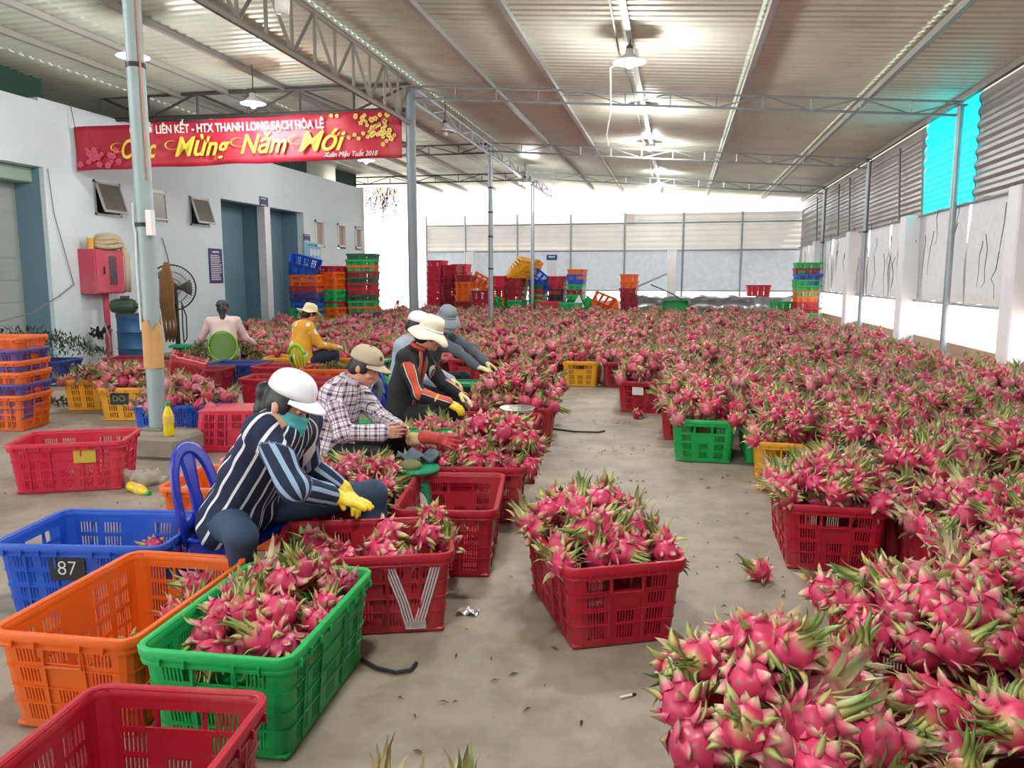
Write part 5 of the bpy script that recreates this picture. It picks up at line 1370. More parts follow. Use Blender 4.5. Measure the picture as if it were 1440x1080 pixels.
M_WIRE = mat('black_wire', (.02, .02, .02), .5)
def wire(pts, r, label, name='wire', m=M_WIRE):
    tag(MB().tube(pts, r, 6).build(name, m), label, 'wire')
wire([(-1.22, 2.78, .012), (-1.14, 2.73, .012), (-1.05, 2.71, .012), (-1.0, 2.74, .012), (-.995, 2.80, .012)], .008, 'bent black wire on the floor beside the bright green crate')
wire([(-1.35, 7.85, .01), (-1.0, 7.70, .01), (-.75, 7.72, .01), (-.70, 7.80, .01)], .009, 'dark wire lying across the aisle behind the stool')
cg = empty('cigarette_end', (-.17, 2.72, .006), .6, 'white cigarette end on the bare floor of the aisle', 'litter')
MB().lathe([(.005, 0), (.005, .05)], 8, Matrix.Rotation(PI/2, 4, 'Y')).build('paper', M_WHITEP, cg); MB().lathe([(.0052, .05), (.0052, .066)], 8, Matrix.Rotation(PI/2, 4, 'Y')).build('ash_end', M_BLACK, cg)
def foil(u, v): return (-.05+u*.1, -.03+v*.06, .012+.012*math.sin(u*11)*math.cos(v*9))
fo = MB().grid(foil, 12, 8, .002).build('foil_scrap', mat('foil', (.7, .7, .7), .3, .8), None); fo.location = (-.92, 3.32, 0); tag(fo, 'scrap of foil on the floor beside the white painted crate', 'litter')
lm = MB()
for i in range(300):
    x, y = (random.uniform(-1.0, 1.0), random.uniform(2.0, 11)) if random.random() < .6 else (random.uniform(-7, -3.2), random.uniform(4.2, 10))
    if random.random() < .4 and x > -1: cx, cy = random.choice([(-.6, 6.9), (-.4, 7.0), (-.1, 4.6), (.3, 4.5), (.38, 4.2), (-.65, 8.3), (-.6, 2.6), (-.45, 5.9)]); x, y = cx+random.gauss(0, .16), cy+random.gauss(0, .09)
    L_ = random.uniform(.012, .055); a = random.uniform(0, 2*PI); w = L_*random.uniform(.12, .3); dx, dy = math.cos(a), math.sin(a)
    c = Vector((x, y, .004)); d = Vector((dx, dy, 0))*L_; s_ = Vector((-dy, dx, 0))*w
    lm.add([c-d*.5, c+s_*.5+Vector((0, 0, .006)), c+d*.5, c-s_*.5+Vector((0, 0, .004)), c+Vector((0, 0, .010))], [(0, 4, 1), (1, 4, 2), (2, 4, 3), (3, 4, 0)])
tag(lm.build('leaf_litter', mat('leaf_litter', lin((84, 76, 54)), .9, var=.4, scale=3)), 'dry bits of leaf and stem scattered over the concrete floor', 'litter', kind='stuff')
def leafpile(name, c, rx, ry, h, n, label, m):
    mb = MB()
    for i in range(n):
        a = random.uniform(0, 2*PI); r = math.sqrt(random.random()); p = Vector((c[0]+rx*r*math.cos(a), c[1]+ry*r*math.sin(a), c[2]+h*(1-r*r)*random.uniform(.5, 1)))
        d = Vector((random.uniform(-1, 1), random.uniform(-1, 1), random.uniform(-.2, .9))).normalized()*random.uniform(.05, .11); s_ = d.cross(Vector((0, 0, 1))); s_ = s_.normalized()*random.uniform(.008, .014) if s_.length > 0 else Vector((.01, 0, 0))
        b = p+d*.5+Vector((0, 0, .012)); mb.add([p-s_*.6, p+s_*.6, b+s_, b-s_, p+d], [(0, 1, 2, 3), (3, 2, 4)])
    tag(mb.build(name, m), label, 'leaves', kind='stuff')
M_TRIM = mat('trimmings', lin((112, 108, 68)), .9, var=.5, scale=7); M_TRIMG = mat('trimmings_green', lin((92, 116, 62)), .85, var=.4, scale=7)
leafpile('trimmed_leaves', (-4.52, 9.62, .30), .34, .22, .12, 420, 'trimmed leaves filling the orange crate before the flowered worker', M_TRIM)
leafpile('trimmed_leaves', (-7.0, 10.9, .2), .9, .5, .45, 1500, 'heap of leaf trimmings beside the pink worker', M_TRIM)
leafpile('trimmed_leaves', (-6.76, 7.85, .38), .25, .15, .1, 120, 'long green trimmings on the plain yellow crate', M_TRIMG)
leafpile('trimmed_leaves', (-7.45, 8.1, .0), .3, .2, .06, 160, 'dark trimmings on the floor beside the plain yellow crate', mat('trimmings_dark', lin((58, 58, 40)), .9, var=.4))
leafpile('trimmed_leaves', (-9.3, 9.6, .45), 1.3, .5, .4, 1300, 'dark green trimmings heaped behind the orange stack', mat('trimmings_deep', lin((50, 62, 40)), .9, var=.4))
leafpile('trimmed_leaves', (-1.66, 3.15, .28), .10, .12, .1, 60, 'green leaf tips sticking up inside the white painted crate', M_TRIMG)
crate('navy', -9.1, 9.7, 6, 'dark crate of leaf trimmings behind the orange stack', lod=1)

# ------------------------------------------------------------------ along the white building
fb = empty('fire_hose_cabinet', (XL, 12.5, 1.28), 0, 'faded red fire hose cabinet on a red pipe', 'cabinet')
M_FRED = mat('fire_red', lin((196, 70, 92)), .6, var=.12, scale=3, dirt=(.5, .3, .32), dirt_amt=.4)
MB().bbox((.17, 0, .40), (.34, .74, .80), .01).build('cabinet_body', M_FRED, fb)
dr_ = MB().bbox((.35, 0, .40), (.022, .70, .76), .006).build('door', M_FRED, fb)
MB().bbox((.362, .06, .42), (.010, .20, .52), .02).build('window', mat('cabinet_glass', lin((84, 70, 72)), .3), dr_); MB().bbox((.37, -.17, .42), (.02, .03, .14), .005).build('latch', M_BLACK, dr_)
MB().tube([(.17, .05, .0), (.17, .05, -1.26)], .055, 12).build('stand_pipe', M_FRED, fb)
MB().lathe([(.075, -.72), (.075, -.66)], 12, Matrix.Translation((.17, .05, 0))).build('flange', M_FRED, fb)
hz = MB()
for k, (r, z) in enumerate(((.27, .86), (.255, .93), (.235, .99), (.21, 1.04))):
    hz.tube([(.19+r*.7*math.cos(2*PI*i/20), .10+r*math.sin(2*PI*i/20), z+.02*math.sin(2*PI*i/10+k)) for i in range(21)], .042, 8)
hz.tube([(.26, .36, .92), (.30, .44, .70), (.30, .45, .35), (.28, .45, .02)], .07, 8, flat=.5)
ho = hz.build('fire_hose', mat('canvas_hose', lin((196, 180, 152)), .9, var=.1, bump=.2), None, smooth=True); ho.location = (XL+.06, 12.5, 1.28); tag(ho, 'rolled canvas hose on top of the red cabinet with one end hanging down', 'hose')
yc = empty('yellow_can', (XL+.2, 12.23, 2.08), 0, 'small yellow can on top of the red cabinet', 'can')
MB().lathe([(0, 0), (.055, 0), (.055, .2), (0, .2)], 14).build('can_body', mat('can_yellow', lin((226, 170, 50)), .4), yc); MB().lathe([(0, .2), (.045, .2), (.04, .225), (0, .225)], 14).build('can_lid', M_WHITEP, yc)
def drum():
    c = onz(197, 520, 0); c = Vector((at(188, 450, 12.3).x, 12.3, 0))
    o = empty('oil_drum', c, 0, 'blue steel drum with a pump motor on top', 'drum')
    prof = [(0, 0), (.28, 0), (.29, .02), (.285, .28), (.298, .30), (.285, .32), (.285, .58), (.298, .60), (.285, .62), (.285, .85), (.295, .87), (.295, .89), (.27, .885), (.265, .86), (0, .86)]
    MB().lathe(prof, 32).build('drum_body', mat('drum_blue', lin((40, 84, 132)), .5, .2, var=.15, dirt=(.2, .18, .16), dirt_amt=.4), o, ang=35)
    for z in (.3, .6): MB().lathe([(.292, z-.012), (.300, z), (.292, z+.012)], 32).build('hoop', mat('drum_blue2', lin((36, 72, 116)), .5), o)
    p = empty('pump_motor', tuple(c+Vector((0, 0, .87))), math.radians(20), 'dark green electric pump motor with pipework on the blue drum', 'motor')
    MG = mat('motor_green', lin((62, 84, 70)), .5, .2, var=.2, dirt=(.1, .09, .08), dirt_amt=.5)
    X90 = Matrix.Rotation(PI/2, 4, 'Y')
    MB().lathe([(0, -.24), (.10, -.24), (.125, -.2), (.125, .12), (.11, .16), (.05, .17), (.05, .22), (0, .22)], 20, Matrix.Translation((-.12, 0, .19)) @ X90).build('motor_housing', MG, p, ang=40)
    fm = MB()
    for k in range(14):
        a = 2*PI*k/14; fm.box((-.14, .13*math.cos(a), .19+.13*math.sin(a)), (.28, .012, .012))
    fm.build('cooling_fins', MG, p)
    MB().bbox((-.10, 0, .03), (.34, .26, .06), .01).build('mount', M_DARKSTEEL, p); MB().bbox((-.12, -.02, .345), (.14, .1, .06), .01).build('terminal_box', M_DARKSTEEL, p)
    MB().tube([(.14, 0, .18), (.2, 0, .26), (.2, 0, .42), (.22, 0, .46)], [.05, .045, .04, .05], 10).build('pipe', M_STEEL, p); MB().tube([(.2, 0, .38), (.34, -.02, .34), (.42, -.04, .2)], .018, 8).build('pipe', M_BLACK, p)
    MB().lathe([(0, 0), (.05, 0), (.05, .02), (0, .02)], 12, Matrix.Translation((.22, 0, .47))).build('valve_wheel', M_STEELB, p); MB().tube([(.32, .05, .0), (.32, .05, .32)], .02, 8).build('pipe', M_FRED, p)
    q = empty('pipe_joint', (XL+.35, 12.05, .58), 0, 'tangle of black pipe fittings beside the red stand pipe', 'pipe')
    for k in range(7): 
        a = [Vector((random.uniform(-.13, .13), random.uniform(-.12, .2), random.uniform(-.12, .12))) for _ in range(3)]
        MB().tube(a, .022, 6).build('pipe', M_BLACK, q)
    MB().tube([(.25, -.1, .2), (.42, -.2, -.05), (.38, -.15, -.4), (.3, -.1, -.57)], .014, 6).build('hose', mat('grey_hose', lin((140, 140, 132)), .6), q)
drum()
# big standing fan
fc = onz(262, 500, 0)
fn_ = empty('standing_fan', (at(243, 430, 13.35).x, 13.35, 0), 0, 'large dusty standing fan with a wire cage against the white wall', 'fan')
FM = Matrix.Translation((0, 0, 1.38)) @ Matrix.Rotation(math.radians(28), 4, 'Z') @ Matrix.Rotation(PI/2, 4, 'X')
M_FANW = mat('fan_wire', lin((120, 122, 124)), .4, .5)
MB().tube([(0, .1, 0), (0, .1, 1.30)], .045, 12).build('post', M_BLACK, fn_); MB().lathe([(0, 0), (.30, 0), (.29, .03), (.06, .06), (0, .06)], 24, Matrix.Translation((0, .1, 0))).build('base', M_BLACK, fn_)
MB().lathe([(0, -.22), (.08, -.22), (.10, -.18), (.10, .0), (.05, .02), (0, .02)], 18, FM).build('fan_motor', M_DARKSTEEL, fn_)
for side in (-1, 1):
    cg_ = MB()
    for k in range(48):
        a = 2*PI*k/48; cg_.tube([(.06*math.cos(a), .06*math.sin(a), side*.09), (.30*math.cos(a), .30*math.sin(a), side*.09), (.43*math.cos(a), .43*math.sin(a), side*.03)], .0035, 3, FM, cap=False)
    for r, z in ((.06, .09), (.17, .09), (.30, .09)): cg_.tube([(r*math.cos(2*PI*i/32), r*math.sin(2*PI*i/32), side*z) for i in range(33)], .005, 4, FM, cap=False)
    cg_.build('cage', M_FANW, fn_)
MB().tube([(.435*math.cos(2*PI*i/40), .435*math.sin(2*PI*i/40), 0) for i in range(41)], .014, 8, FM).build('cage_rim', M_BLACK, fn_)
for k in range(3):
    def bl(u, v, k=k):
        a = 2*PI*k/3+(v-.5)*.9*(.5+.5*u); r = .06+.31*u; return FM @ Vector((r*math.cos(a), r*math.sin(a), (v-.5)*.09))
    MB().grid(bl, 6, 6, .003).build('blade', mat('fan_blade', lin((112, 104, 98)), .4, .4), fn_, smooth=True)
ro = MB(); MRO = mat('brown_rope', lin((128, 92, 54)), .9, var=.25, scale=12, bump=.3)
for k in range(9):
    x = -.14+.035*k; sw = .03*math.sin(k*2.1)
    ro.tube([(x*.25, -.20, 1.86), (x*.9+sw, -.23, 1.5), (x+sw, -.24, 1.1), (x*.8-sw, -.22, .7), (x*.7, -.20, .35+.04*(k % 3))], [.022, .026, .024, .024, .018], 6)
rp_ = ro.build('brown_ropes', MRO, None, smooth=True); rp_.location = (at(247, 430, 13.3).x, 13.3, 0); tag(rp_, 'bunch of brown ropes hung over the front of the big fan', 'rope')
wire([at(255, 425, 13.0), at(262, 445, 12.95), at(263, 475, 12.9), at(259, 482, 12.9), at(257, 460, 12.95), at(256, 430, 13.0)], .014, 'looped black cable hanging from the big fan', 'cable')
fs = empty('floor_scale', (at(262, 480, 12.9).x, 12.9, 0), .2, 'low green platform scale standing beside the fan', 'scale')
MB().bbox((0, 0, .30), (.5, .4, .05), .01).build('platform', M_GREENP, fs); MB().bbox((0, 0, .14), (.4, .3, .27), .02).build('housing', M_DARKSTEEL, fs)
wire([onx(67, 237, XL+.03), onx(76, 300, XL+.03), onx(97, 375, XL+.03), onx(104, 400, XL+.03)], .007, 'thin grey cable sagging down the white wall to the red cabinet', 'cable', M_STEEL)
wire([onx(0, 452, XL+.04), onx(45, 440, XL+.04), onx(85, 415, XL+.04), onx(104, 400, XL+.04)], .009, 'slack grey cable across the big door reveal', 'cable', M_STEEL)
wire([onx(228, 335, XL+.03), onx(236, 362, XL+.03), onx(240, 384, XL+.03)], .008, 'thin wire running down the wall above the fan', 'cable')

# ------------------------------------------------------------------ lettering, banner, signs
def text(name, s, size, M, m, parent, shear=0.0, bold=0.0, depth=.004, align='LEFT', spacing=1.0, sx=1.0, fit=None):
    c = bpy.data.curves.new(name, 'FONT'); c.body = s; c.size = size; c.shear = shear; c.offset = bold; c.extrude = depth; c.align_x = align; c.align_y = 'CENTER'; c.space_character = spacing; c.resolution_u = 3
    t = bpy.data.objects.new(name, c); COL.objects.link(t); bpy.context.view_layer.update()
    me = bpy.data.meshes.new_from_object(t.evaluated_get(bpy.context.evaluated_depsgraph_get())); bpy.data.objects.remove(t)
    if fit: sx = fit/max(v.co.x for v in me.vertices)
    me.transform(M @ Matrix.Diagonal((sx, 1, 1, 1))); me.materials.clear(); me.materials.append(m)
    o = bpy.data.objects.new(name, me); COL.objects.link(o)
    if parent is not None: o.parent = parent
    return o
bA, bB = Vector((-10.46, 12.14, 0)), Vector((-4.80, 13.24, 0)); bd = (bB-bA); BL = bd.length; ba = math.atan2(bd.y, bd.x)
ban = empty('red_banner', tuple(bA+Vector((0, 0, 3.44))), ba, 'red new year banner with yellow script and white lettering', 'banner')
def bz(t): return t/BL*.22
def bs(u, v): return (u*BL, .018*math.sin(u*21)+.014*math.sin(u*47+v*4), bz(u*BL)+v*(.745+.055*u)+.008*math.sin(u*30))
MB().grid(bs, 90, 8, .004).build('banner_cloth', mat('banner_red', lin((176, 30, 54)), .5, var=.14, scale=2.5, dirt=(.50, .12, .14), dirt_amt=.5), ban, smooth=True)
MYEL = mat('banner_yellow', lin((232, 206, 66)), .5, var=.12); MWHT = mat('banner_white', lin((238, 226, 226)), .5, var=.03)
BM = lambda x, z, r=0.0: Matrix.Translation((x, -.048, z+bz(x))) @ Matrix.Rotation(r+.030, 4, 'Y').inverted() @ Matrix.Rotation(PI/2, 4, 'X')
text('lettering', 'CƠ SỞ LIÊN KẾT - HTX THANH LONG SẠCH HÒA LỆ', .20, BM(1.0, .63), MWHT, ban, bold=.004, fit=3.42)
x = .86
for w, xx, ww in (('Chúc', .66, .66), ('Mừng', 1.62, 1.0), ('Năm', 2.78, .84), ('Mới', 3.80, .86)):
    text('lettering', w, .46, BM(xx+.14, .31), MYEL, ban, shear=.42, bold=.008, fit=ww)
    # the swash that curls into each capital
    pts = []
    for i in range(14):
        t = i/13; pts.append(BM(xx, 0) @ Vector((.14+.13*math.cos(PI*.35+t*PI*1.35)-.10*t*0, .36+.075*math.sin(PI*.35+t*PI*1.35), .002)))
    MB().tube(pts, [.006+.016*math.sin(PI*i/13) for i in range(14)], 6, flat=.35).build('swash', MYEL, ban, smooth=True)
text('lettering', 'Xuân Mậu Tuất 2018', .12, BM(4.40, .085), MWHT, ban, shear=.35, fit=.95)
def blossom(parent, x, z, r, m1, m2, n=5):
    mb = MB(); 
    for k in range(n):
        a = 2*PI*k/n+x*9; c = Vector((x+r*.6*math.cos(a), -.048, z+r*.6*math.sin(a))); vs = [c]; 
        for j in range(8): b = 2*PI*j/8; vs.append(c+Vector((r*.5*math.cos(b), -.002*(j % 2), r*.5*math.sin(b))))
        mb.add(vs, [(0, 1+j, 1+(j+1) % 8) for j in range(8)])
    o = mb.build('printed_blossom', m1, parent)
    vs = [(x, -.053, z)]+[(x+r*.28*math.cos(2*PI*j/6), -.052, z+r*.28*math.sin(2*PI*j/6)) for j in range(6)]
    MB().add(vs, [(0, 1+j, 1+(j+1) % 6) for j in range(6)]).build('blossom_centre', m2, o)
MB1 = mat('blossom_yellow', lin((214, 190, 96)), .5, var=.2, scale=30); MB2 = mat('blossom_brown', lin((140, 96, 50)), .5); MB3 = mat('blossom_pink', lin((206, 84, 108)), .5, var=.2, scale=30)
for i in range(34):
    t = random.random(); x = 5.62-.62*t+random.uniform(-.1, .1); z = .78-.62*abs(random.random())*(1-.55*t)
    if x > 5.70: x = 5.70
    blossom(ban, x, max(.16, min(.72, z))+bz(x), random.uniform(.03, .048), MB1, MB2)
for x, z in ((4.85, .36), (4.95, .40), (5.02, .34), (5.1, .42), (5.18, .36), (4.55, .74), (4.65, .73)): blossom(ban, x, z+bz(x), .034, MB1, MB2)
for i in range(20):
    x = random.uniform(.08, .78); z = random.uniform(.08, .42); blossom(ban, x, z, random.uniform(.035, .06), MB3, mat('blossom_rose', lin((196, 58, 84)), .5))
MB().tube([(5.68, -.048, bz(5.6)+.70), (5.4, -.05, bz(5.4)+.60), (5.15, -.05, bz(5.1)+.38), (4.85, -.05, bz(4.9)+.36)], .006, 5).build('printed_twig', MB2, ban)
for x_, zz in ((.02, .74), (BL-.02, 1.0)): MB().tube([(x_, 0, zz), (x_-.05 if x_ < 1 else x_+.06, 0, zz+.35)], .008, 5).build('tie_cord', M_STEEL, ban)
MPUR = mat('sign_purple', lin((52, 40, 104)), .5, var=.08); MSB = mat('poster_blue', lin((120, 178, 214)), .5, var=.08)
def board(name, u0, v0, u1, v1, m, label, lines=0, title=True, mt=None, cat='sign'):
    a = onx(u0, (v0), XL+.012); b = onx(u1, v1, XL+.012); y0, y1 = a.y, b.y; z1 = onx(u0, v0, XL).z; z0 = onx((u0+u1)/2, v1, XL).z
    o = empty(name, (XL+.012, (y0+y1)/2, z0), PI/2, label, cat); W, Hh = y1-y0, z1-z0
    MB().bbox((0, 0, Hh/2), (W, .018, Hh), .004).build('board', m, o)
    for i in range(lines):
        z = Hh*(.80-.70*i/max(1, lines-1)); w = W*random.uniform(.62, .82)
        MB().box((-(W*.82-w)/2, -.011, z), (w, .003, Hh*.30/max(4, lines))).build('text_line', mt or M_WHITEP, o)
    if title: MB().box((0, -.011, Hh*.90), (W*.5, .003, Hh*.035)).build('text_line', mt or M_WHITEP, o)
    return o, W, Hh
board('notice_board', 293, 349, 314, 398, MPUR, 'purple notice board with lines of white text beside the blue doorway', 14)
sg, W, Hh = board('door_sign', 365, 276, 377, 290, MPUR, 'small purple sign projecting over the pillar between the blue doorways', 2, False)
board('door_sign', 427, 329, 436, 339, MPUR, 'small purple sign above the pale blue poster', 2, False)
po, W, Hh = board('wall_poster', 427, 340, 451, 377, MSB, 'pale blue hygiene poster with small pictures on the white wall', 0, True, MPUR, 'poster')
for i in range(3):
    for j in range(2): MB().lathe([(0, 0), (W*.11, 0), (W*.11, .004), (0, .004)], 12, Matrix.Translation((W*(-.08+.22*i), -.010, Hh*(.62-.36*j))) @ Matrix.Rotation(PI/2, 4, 'X')).build('picture', mat('poster_pale', lin((214, 222, 232)), .5), po)
MB().box((-W*.36, -.011, Hh*.3), (W*.2, .003, Hh*.3)).build('picture', mat('poster_deep', lin((44, 84, 150)), .5), po)
bsg = empty('wall_sign', tuple(at(776, 362, YB-.2)), 0, 'small blue and white sign on a white board at the back wall', 'sign')
MB().bbox((0, 0, 0), (.42, .02, .2), .01).build('board', mat('sign_blue', lin((40, 60, 140)), .5), bsg); MB().bbox((0, 0, -.55), (.36, .02, .86), .01).build('sheet', M_WHITE, bsg); MB().box((0, -.014, .02), (.26, .004, .05)).build('text_line', M_WHITEP, bsg)
# chalk numbers on the crate plates
CHALK = mat('chalk', lin((214, 214, 206)), .9); CHALKG = mat('chalk_green', lin((150, 170, 120)), .9)
def chalk(p, s, size, m): text('chalk_number', s, size, Matrix.Translation((0, -.004, 0)) @ Matrix.Rotation(PI/2, 4, 'X'), m, p, bold=-.001, depth=.001, align='CENTER')
chalk(p87, '87', .085, CHALK); chalk(pdo, 'DO', .07, CHALKG)
# white paint strokes on the red crate
def paint(parent, pts, w, name='paint_stroke'):
    # pts on the long face: (x, z)
    def yz(z): return -(.2275+.03*z/CH+.0068)
    mb = MB(); vs = []; fs = []
    for i, (x, z) in enumerate(pts): vs += [(x-w/2, yz(z), z), (x+w/2, yz(z), z)]
    for i in range(len(pts)-1): fs.append((2*i, 2*i+1, 2*i+3, 2*i+2))
    n = len(vs); vs += [(a, b+.004, c) for a, b, c in vs]; fs += [tuple(q+n for q in reversed(f)) for f in fs]
    mb.add(vs, fs).build(name, mat('white_spray', lin((206, 200, 204)), .7, var=.25, scale=25), parent)
for k in range(4):
    o_ = .0125*k
    paint(rp, [(.185+o_, .03), (.155+o_, .15), (.10+o_, .31)], .008); paint(rp, [(.215+o_, .03), (.25+o_, .15), (.295+o_, .31)], .008)
paint(rp, [(.225, .022), (.225, .06)], .09)

# ------------------------------------------------------------------ lamps
M_BULB = mat('lamp_bulb', (1, 1, 1), .5, emit=(.95, .98, 1), estr=26); M_SHADE = mat('lamp_shade', (.75, .76, .78), .35, .3)
def lamp(p, label, power=60, r=.20, drop=.28, lit=True, rot=0):
    drop += .06
    o = empty('pendant_lamp', tuple(p), 0, label, 'lamp')
    MB().lathe([(.045, .16), (.05, .10), (r*.55, .055), (r, 0), (r+.006, .0), (r*.56, .062), (.056, .108), (.05, .165)], 28).build('lamp_shade', M_SHADE, o, smooth=True)
    MB().lathe([(0, -.075), (.035, -.062), (.048, -.03), (.045, .0), (.03, .04), (0, .045)], 18).build('bulb', M_BULB if lit else mat('bulb_off', (.7, .7, .68), .3), o, smooth=True)
    if lit: MB().lathe([(0, -.006), (r*.86, -.004), (r*.90, .012), (0, .02)], 24).build('diffuser', M_BULB, o)
    MB().lathe([(.045, .13), (.045, .20), (.02, .22)], 12).build('socket', M_DARKSTEEL, o); MB().tube([(0, 0, .2), (0.01, 0, .2+drop*.5), (0, 0, .2+drop)], .009, 6).build('cord', M_DARKSTEEL, o)
    if lit:
        l = bpy.data.lights.new('lamp_light', 'POINT'); lo_ = bpy.data.objects.new('lamp_light', l); COL.objects.link(lo_); lo_.parent = o; lo_.location = (0, 0, -.10); l.energy = power; l.color = (1.0, .97, .93); l.shadow_soft_size = .18
    return o
LP = 200
for i, (u, v, Y, d) in enumerate(((885, 88, 10.6, .25), (907, 153, 14.9, .1), (914, 208, 18.9, .2), (928, 238, 24.0, .12), (927, 259, 27.6, .2))):
    p = at(u, v, Y); lamp(p, '%s lit lamp of the row over the field of fruit' % ('nearest', 'second', 'third', 'fourth', 'furthest')[i], LP, .21, max(.02, roof_z(p.x)-p.z-.2))
for i, (u, v, Y) in enumerate(((187, 80, 9.2), (356, 146, 12.0), (515, 226, 18.2), (738, 258, 23.4))):
    p = at(u, v, Y); lamp(p, ('lit lamp behind the near column', 'bright lamp above the middle of the red banner', 'small lit lamp by the far corner of the white building', 'lit lamp by the slim columns near the back')[i], LP*.6, .2, max(.02, roof_z(p.x)-p.z-.2))
for i, y_ in enumerate((6.1, 1.7, -2.7, -7.0)): lamp((-.85, y_, 4.25), '%s overhead lamp of the aisle row, above or behind the camera' % ('first', 'second', 'third', 'fourth')[i], LP, .21, .38)
for i, y_ in enumerate((4.6, .2, -4.6)): lamp((-7.2, y_, 4.4), '%s overhead lamp of the bay before the big door' % ('first', 'second', 'third')[i], LP*.6, .2, .42)
p = at(626, 186, 14.6); lamp(p, 'unlit dark shaded lamp beside the banner end column', 0, .2, max(.02, roof_z(p.x)-p.z-.2), False)
p = at(397, 6, 7.9); o = empty('fluorescent_lamp', tuple(p), 0, 'white unlit lamp housing at the top of the lattice truss', 'lamp'); MB().lathe([(0, -.10), (.07, -.09), (.08, 0), (.075, .16), (0, .16)], 18).build('housing', M_WHITEP, o, smooth=True); MB().tube([(0, 0, .16), (0, 0, .5)], .012, 6).build('cord', M_DARKSTEEL, o)
p = at(858, 95, 10.4); wire([p+Vector((.12, 0, .05)), p+Vector((.0, 0, .0)), p+Vector((.02, 0, -.5)), p+Vector((-.03, 0, -.85)), p+Vector((0, 0, -.98))], .011, 'loose white cable hanging beside the nearest lamp', 'cable', M_WHITEP)
wire([(-.85, -2, 4.62)]+[(-.85+.03*math.sin(y), y, 4.60+.03*math.sin(y*2.1)) for y in range(0, 29, 1)], .013, 'grey cable strung along the lamp row under the roof', 'cable', M_STEEL)

# ------------------------------------------------------------------ stacks along the far end
def sx_(u, Y): return at(u, 430, Y).x
stack(['orange', 'orange', 'red', 'purple', 'navy', 'blue', 'green', 'green', 'wine', 'green'], sx_(433, 18.4), 18.4, 4, .142, 'stack nearest the blue doorways')
crate('blue', sx_(428, 18.4), 18.4, 0, 'blue crate lying askew on top of the stack nearest the blue doorways', 1.68, lod=2, tilt=(.5, .25, .4))
stack(['red', 'orange', 'orange', 'orange', 'green', 'green', 'red', 'orange', 'orange', 'orange', 'orange'], sx_(470, 18.9), 18.9, 86, .15, 'narrow stack between the two mixed stacks')
stack(['darkgreen', 'green', 'orange', 'wine', 'darkgreen', 'red', 'red', 'darkgreen', 'green', 'orange', 'purple', 'green', 'green'], sx_(512, 19.3), 19.3, 8, .152, 'tall stack at the white building corner')
YS = 25.6
stack(['crimson']*10, sx_(612, YS), YS+.3, 88, .20, 'bright red stack at the white gap')
stack(['red']*2+['wine']*7, sx_(635, YS), YS+.2, 88, .205, 'dark red stack beside the bright red one')
stack(['crimson']*2+['wine']*5, sx_(650, YS+.9), YS+.9, 88, .28, 'dark red stack behind the bright red ones')
stack(['wine', 'orange', 'orange', 'orange', 'wine', 'wine', 'wine'], sx_(655, YS-.4), YS-.4, 88, .215, 'red and orange stack left of the slim column')
stack(['wine', 'red', 'red', 'red'], sx_(679, YS-.5), YS-.5, 88, .26, 'short red stack beside the slim column')
crate('orange', sx_(672, YS), YS+.3, 20, 'orange crate tilted behind the red and orange stack', 1.25, lod=2, tilt=(.3, .5, .3))
stack(['crimson', 'red', 'orange'], sx_(706, YS), YS, 80, .36, 'leaning pink red pile right of the slim column', z0=.55)
crate('green', sx_(706, YS-.4), YS-.5, 0, 'green crate tipped over below the leaning pile', .42, lod=2, tilt=(.5, .4, .6))
for k in range(5):
    crate('yellow', sx_(722+k*5, YS), YS+.1, 0, '%s of the yellow crates nested askew on the dark red stack' % ('lowest', 'second', 'third', 'fourth', 'topmost')[k], 1.42+.10*k, 'askew yellow crates', 2, (.25, .55-.1*k, .5))
stack(['wine', 'wine', 'wine', 'green', 'wine', 'wine'], sx_(727, YS-.2), YS-.2, 84, .24, 'dark red stack under the yellow crates')
crate('blue', sx_(757, YS), YS-.1, 0, 'blue crate tipped on its corner on the mixed stack behind the slim column', 1.32, lod=2, tilt=(.45, .7, .2))
stack(['blue', 'darkgreen', 'red', 'green', 'green', 'orange', 'darkgreen', 'navy'], sx_(757, YS), YS, 86, .165, 'mixed stack below the tipped blue crate')
stack(['red', 'red', 'black', 'black', 'green', 'green', 'wine'], sx_(784, YS), YS, 86, .21, 'red and black stack beside the small blue sign')
crate('crimson', sx_(772, YS-.8), YS-.8, 5, 'red crate in front of the red and black stack', .45, lod=2)
crate('green', sx_(802, YS-.8), YS-.8, 8, 'green crate in front of the rightmost of the mixed stacks', .42, lod=2)
stack(['orange', 'blue', 'blue', 'green', 'wine', 'green', 'darkgreen', 'darkgreen', 'darkgreen', 'darkgreen'], sx_(811, YS), YS, 86, .165, 'orange topped mixed stack')
pb = MB().add([(-.22, 0, 0), (.2, .05, .02), (.02, .02, .42), (-.18, .16, .02)], [(0, 1, 2), (0, 2, 3), (1, 3, 2), (0, 3, 1)]).build('white_sheet', M_WHITEP); pb.location = tuple(at(813, 433, YS-1.0)); tag(pb, 'folded white sheet leaning on the green crates at the back', 'sheet')
crate('orange', sx_(846, YS-.6), YS-.7, 0, 'orange crate tipped on its corner at the end of the mixed stacks', .62, lod=2, tilt=(.7, .35, .5))
crate('green', sx_(830, YS-.5), YS-.3, 0, 'green crate behind the tipped orange crate', .45, lod=2, tilt=(.2, .6, .4))
stack(['orange', 'orange', 'wine', 'wine', 'wine', 'wine', 'wine'], sx_(884, YS-.4), YS-.4, 88, .22, 'orange and dark red stack beside the conveyor board')
crate('green', sx_(949, YS-.6), YS-.7, 4, 'bright green crate turned on its side before the conveyor', .62, lod=2, tilt=(PI/2, 0, .05))
crate('crimson', sx_(1065, YS+1.4), YS+1.4, 3, 'shallow red crate standing on the silver conveyor', .97, lod=2)
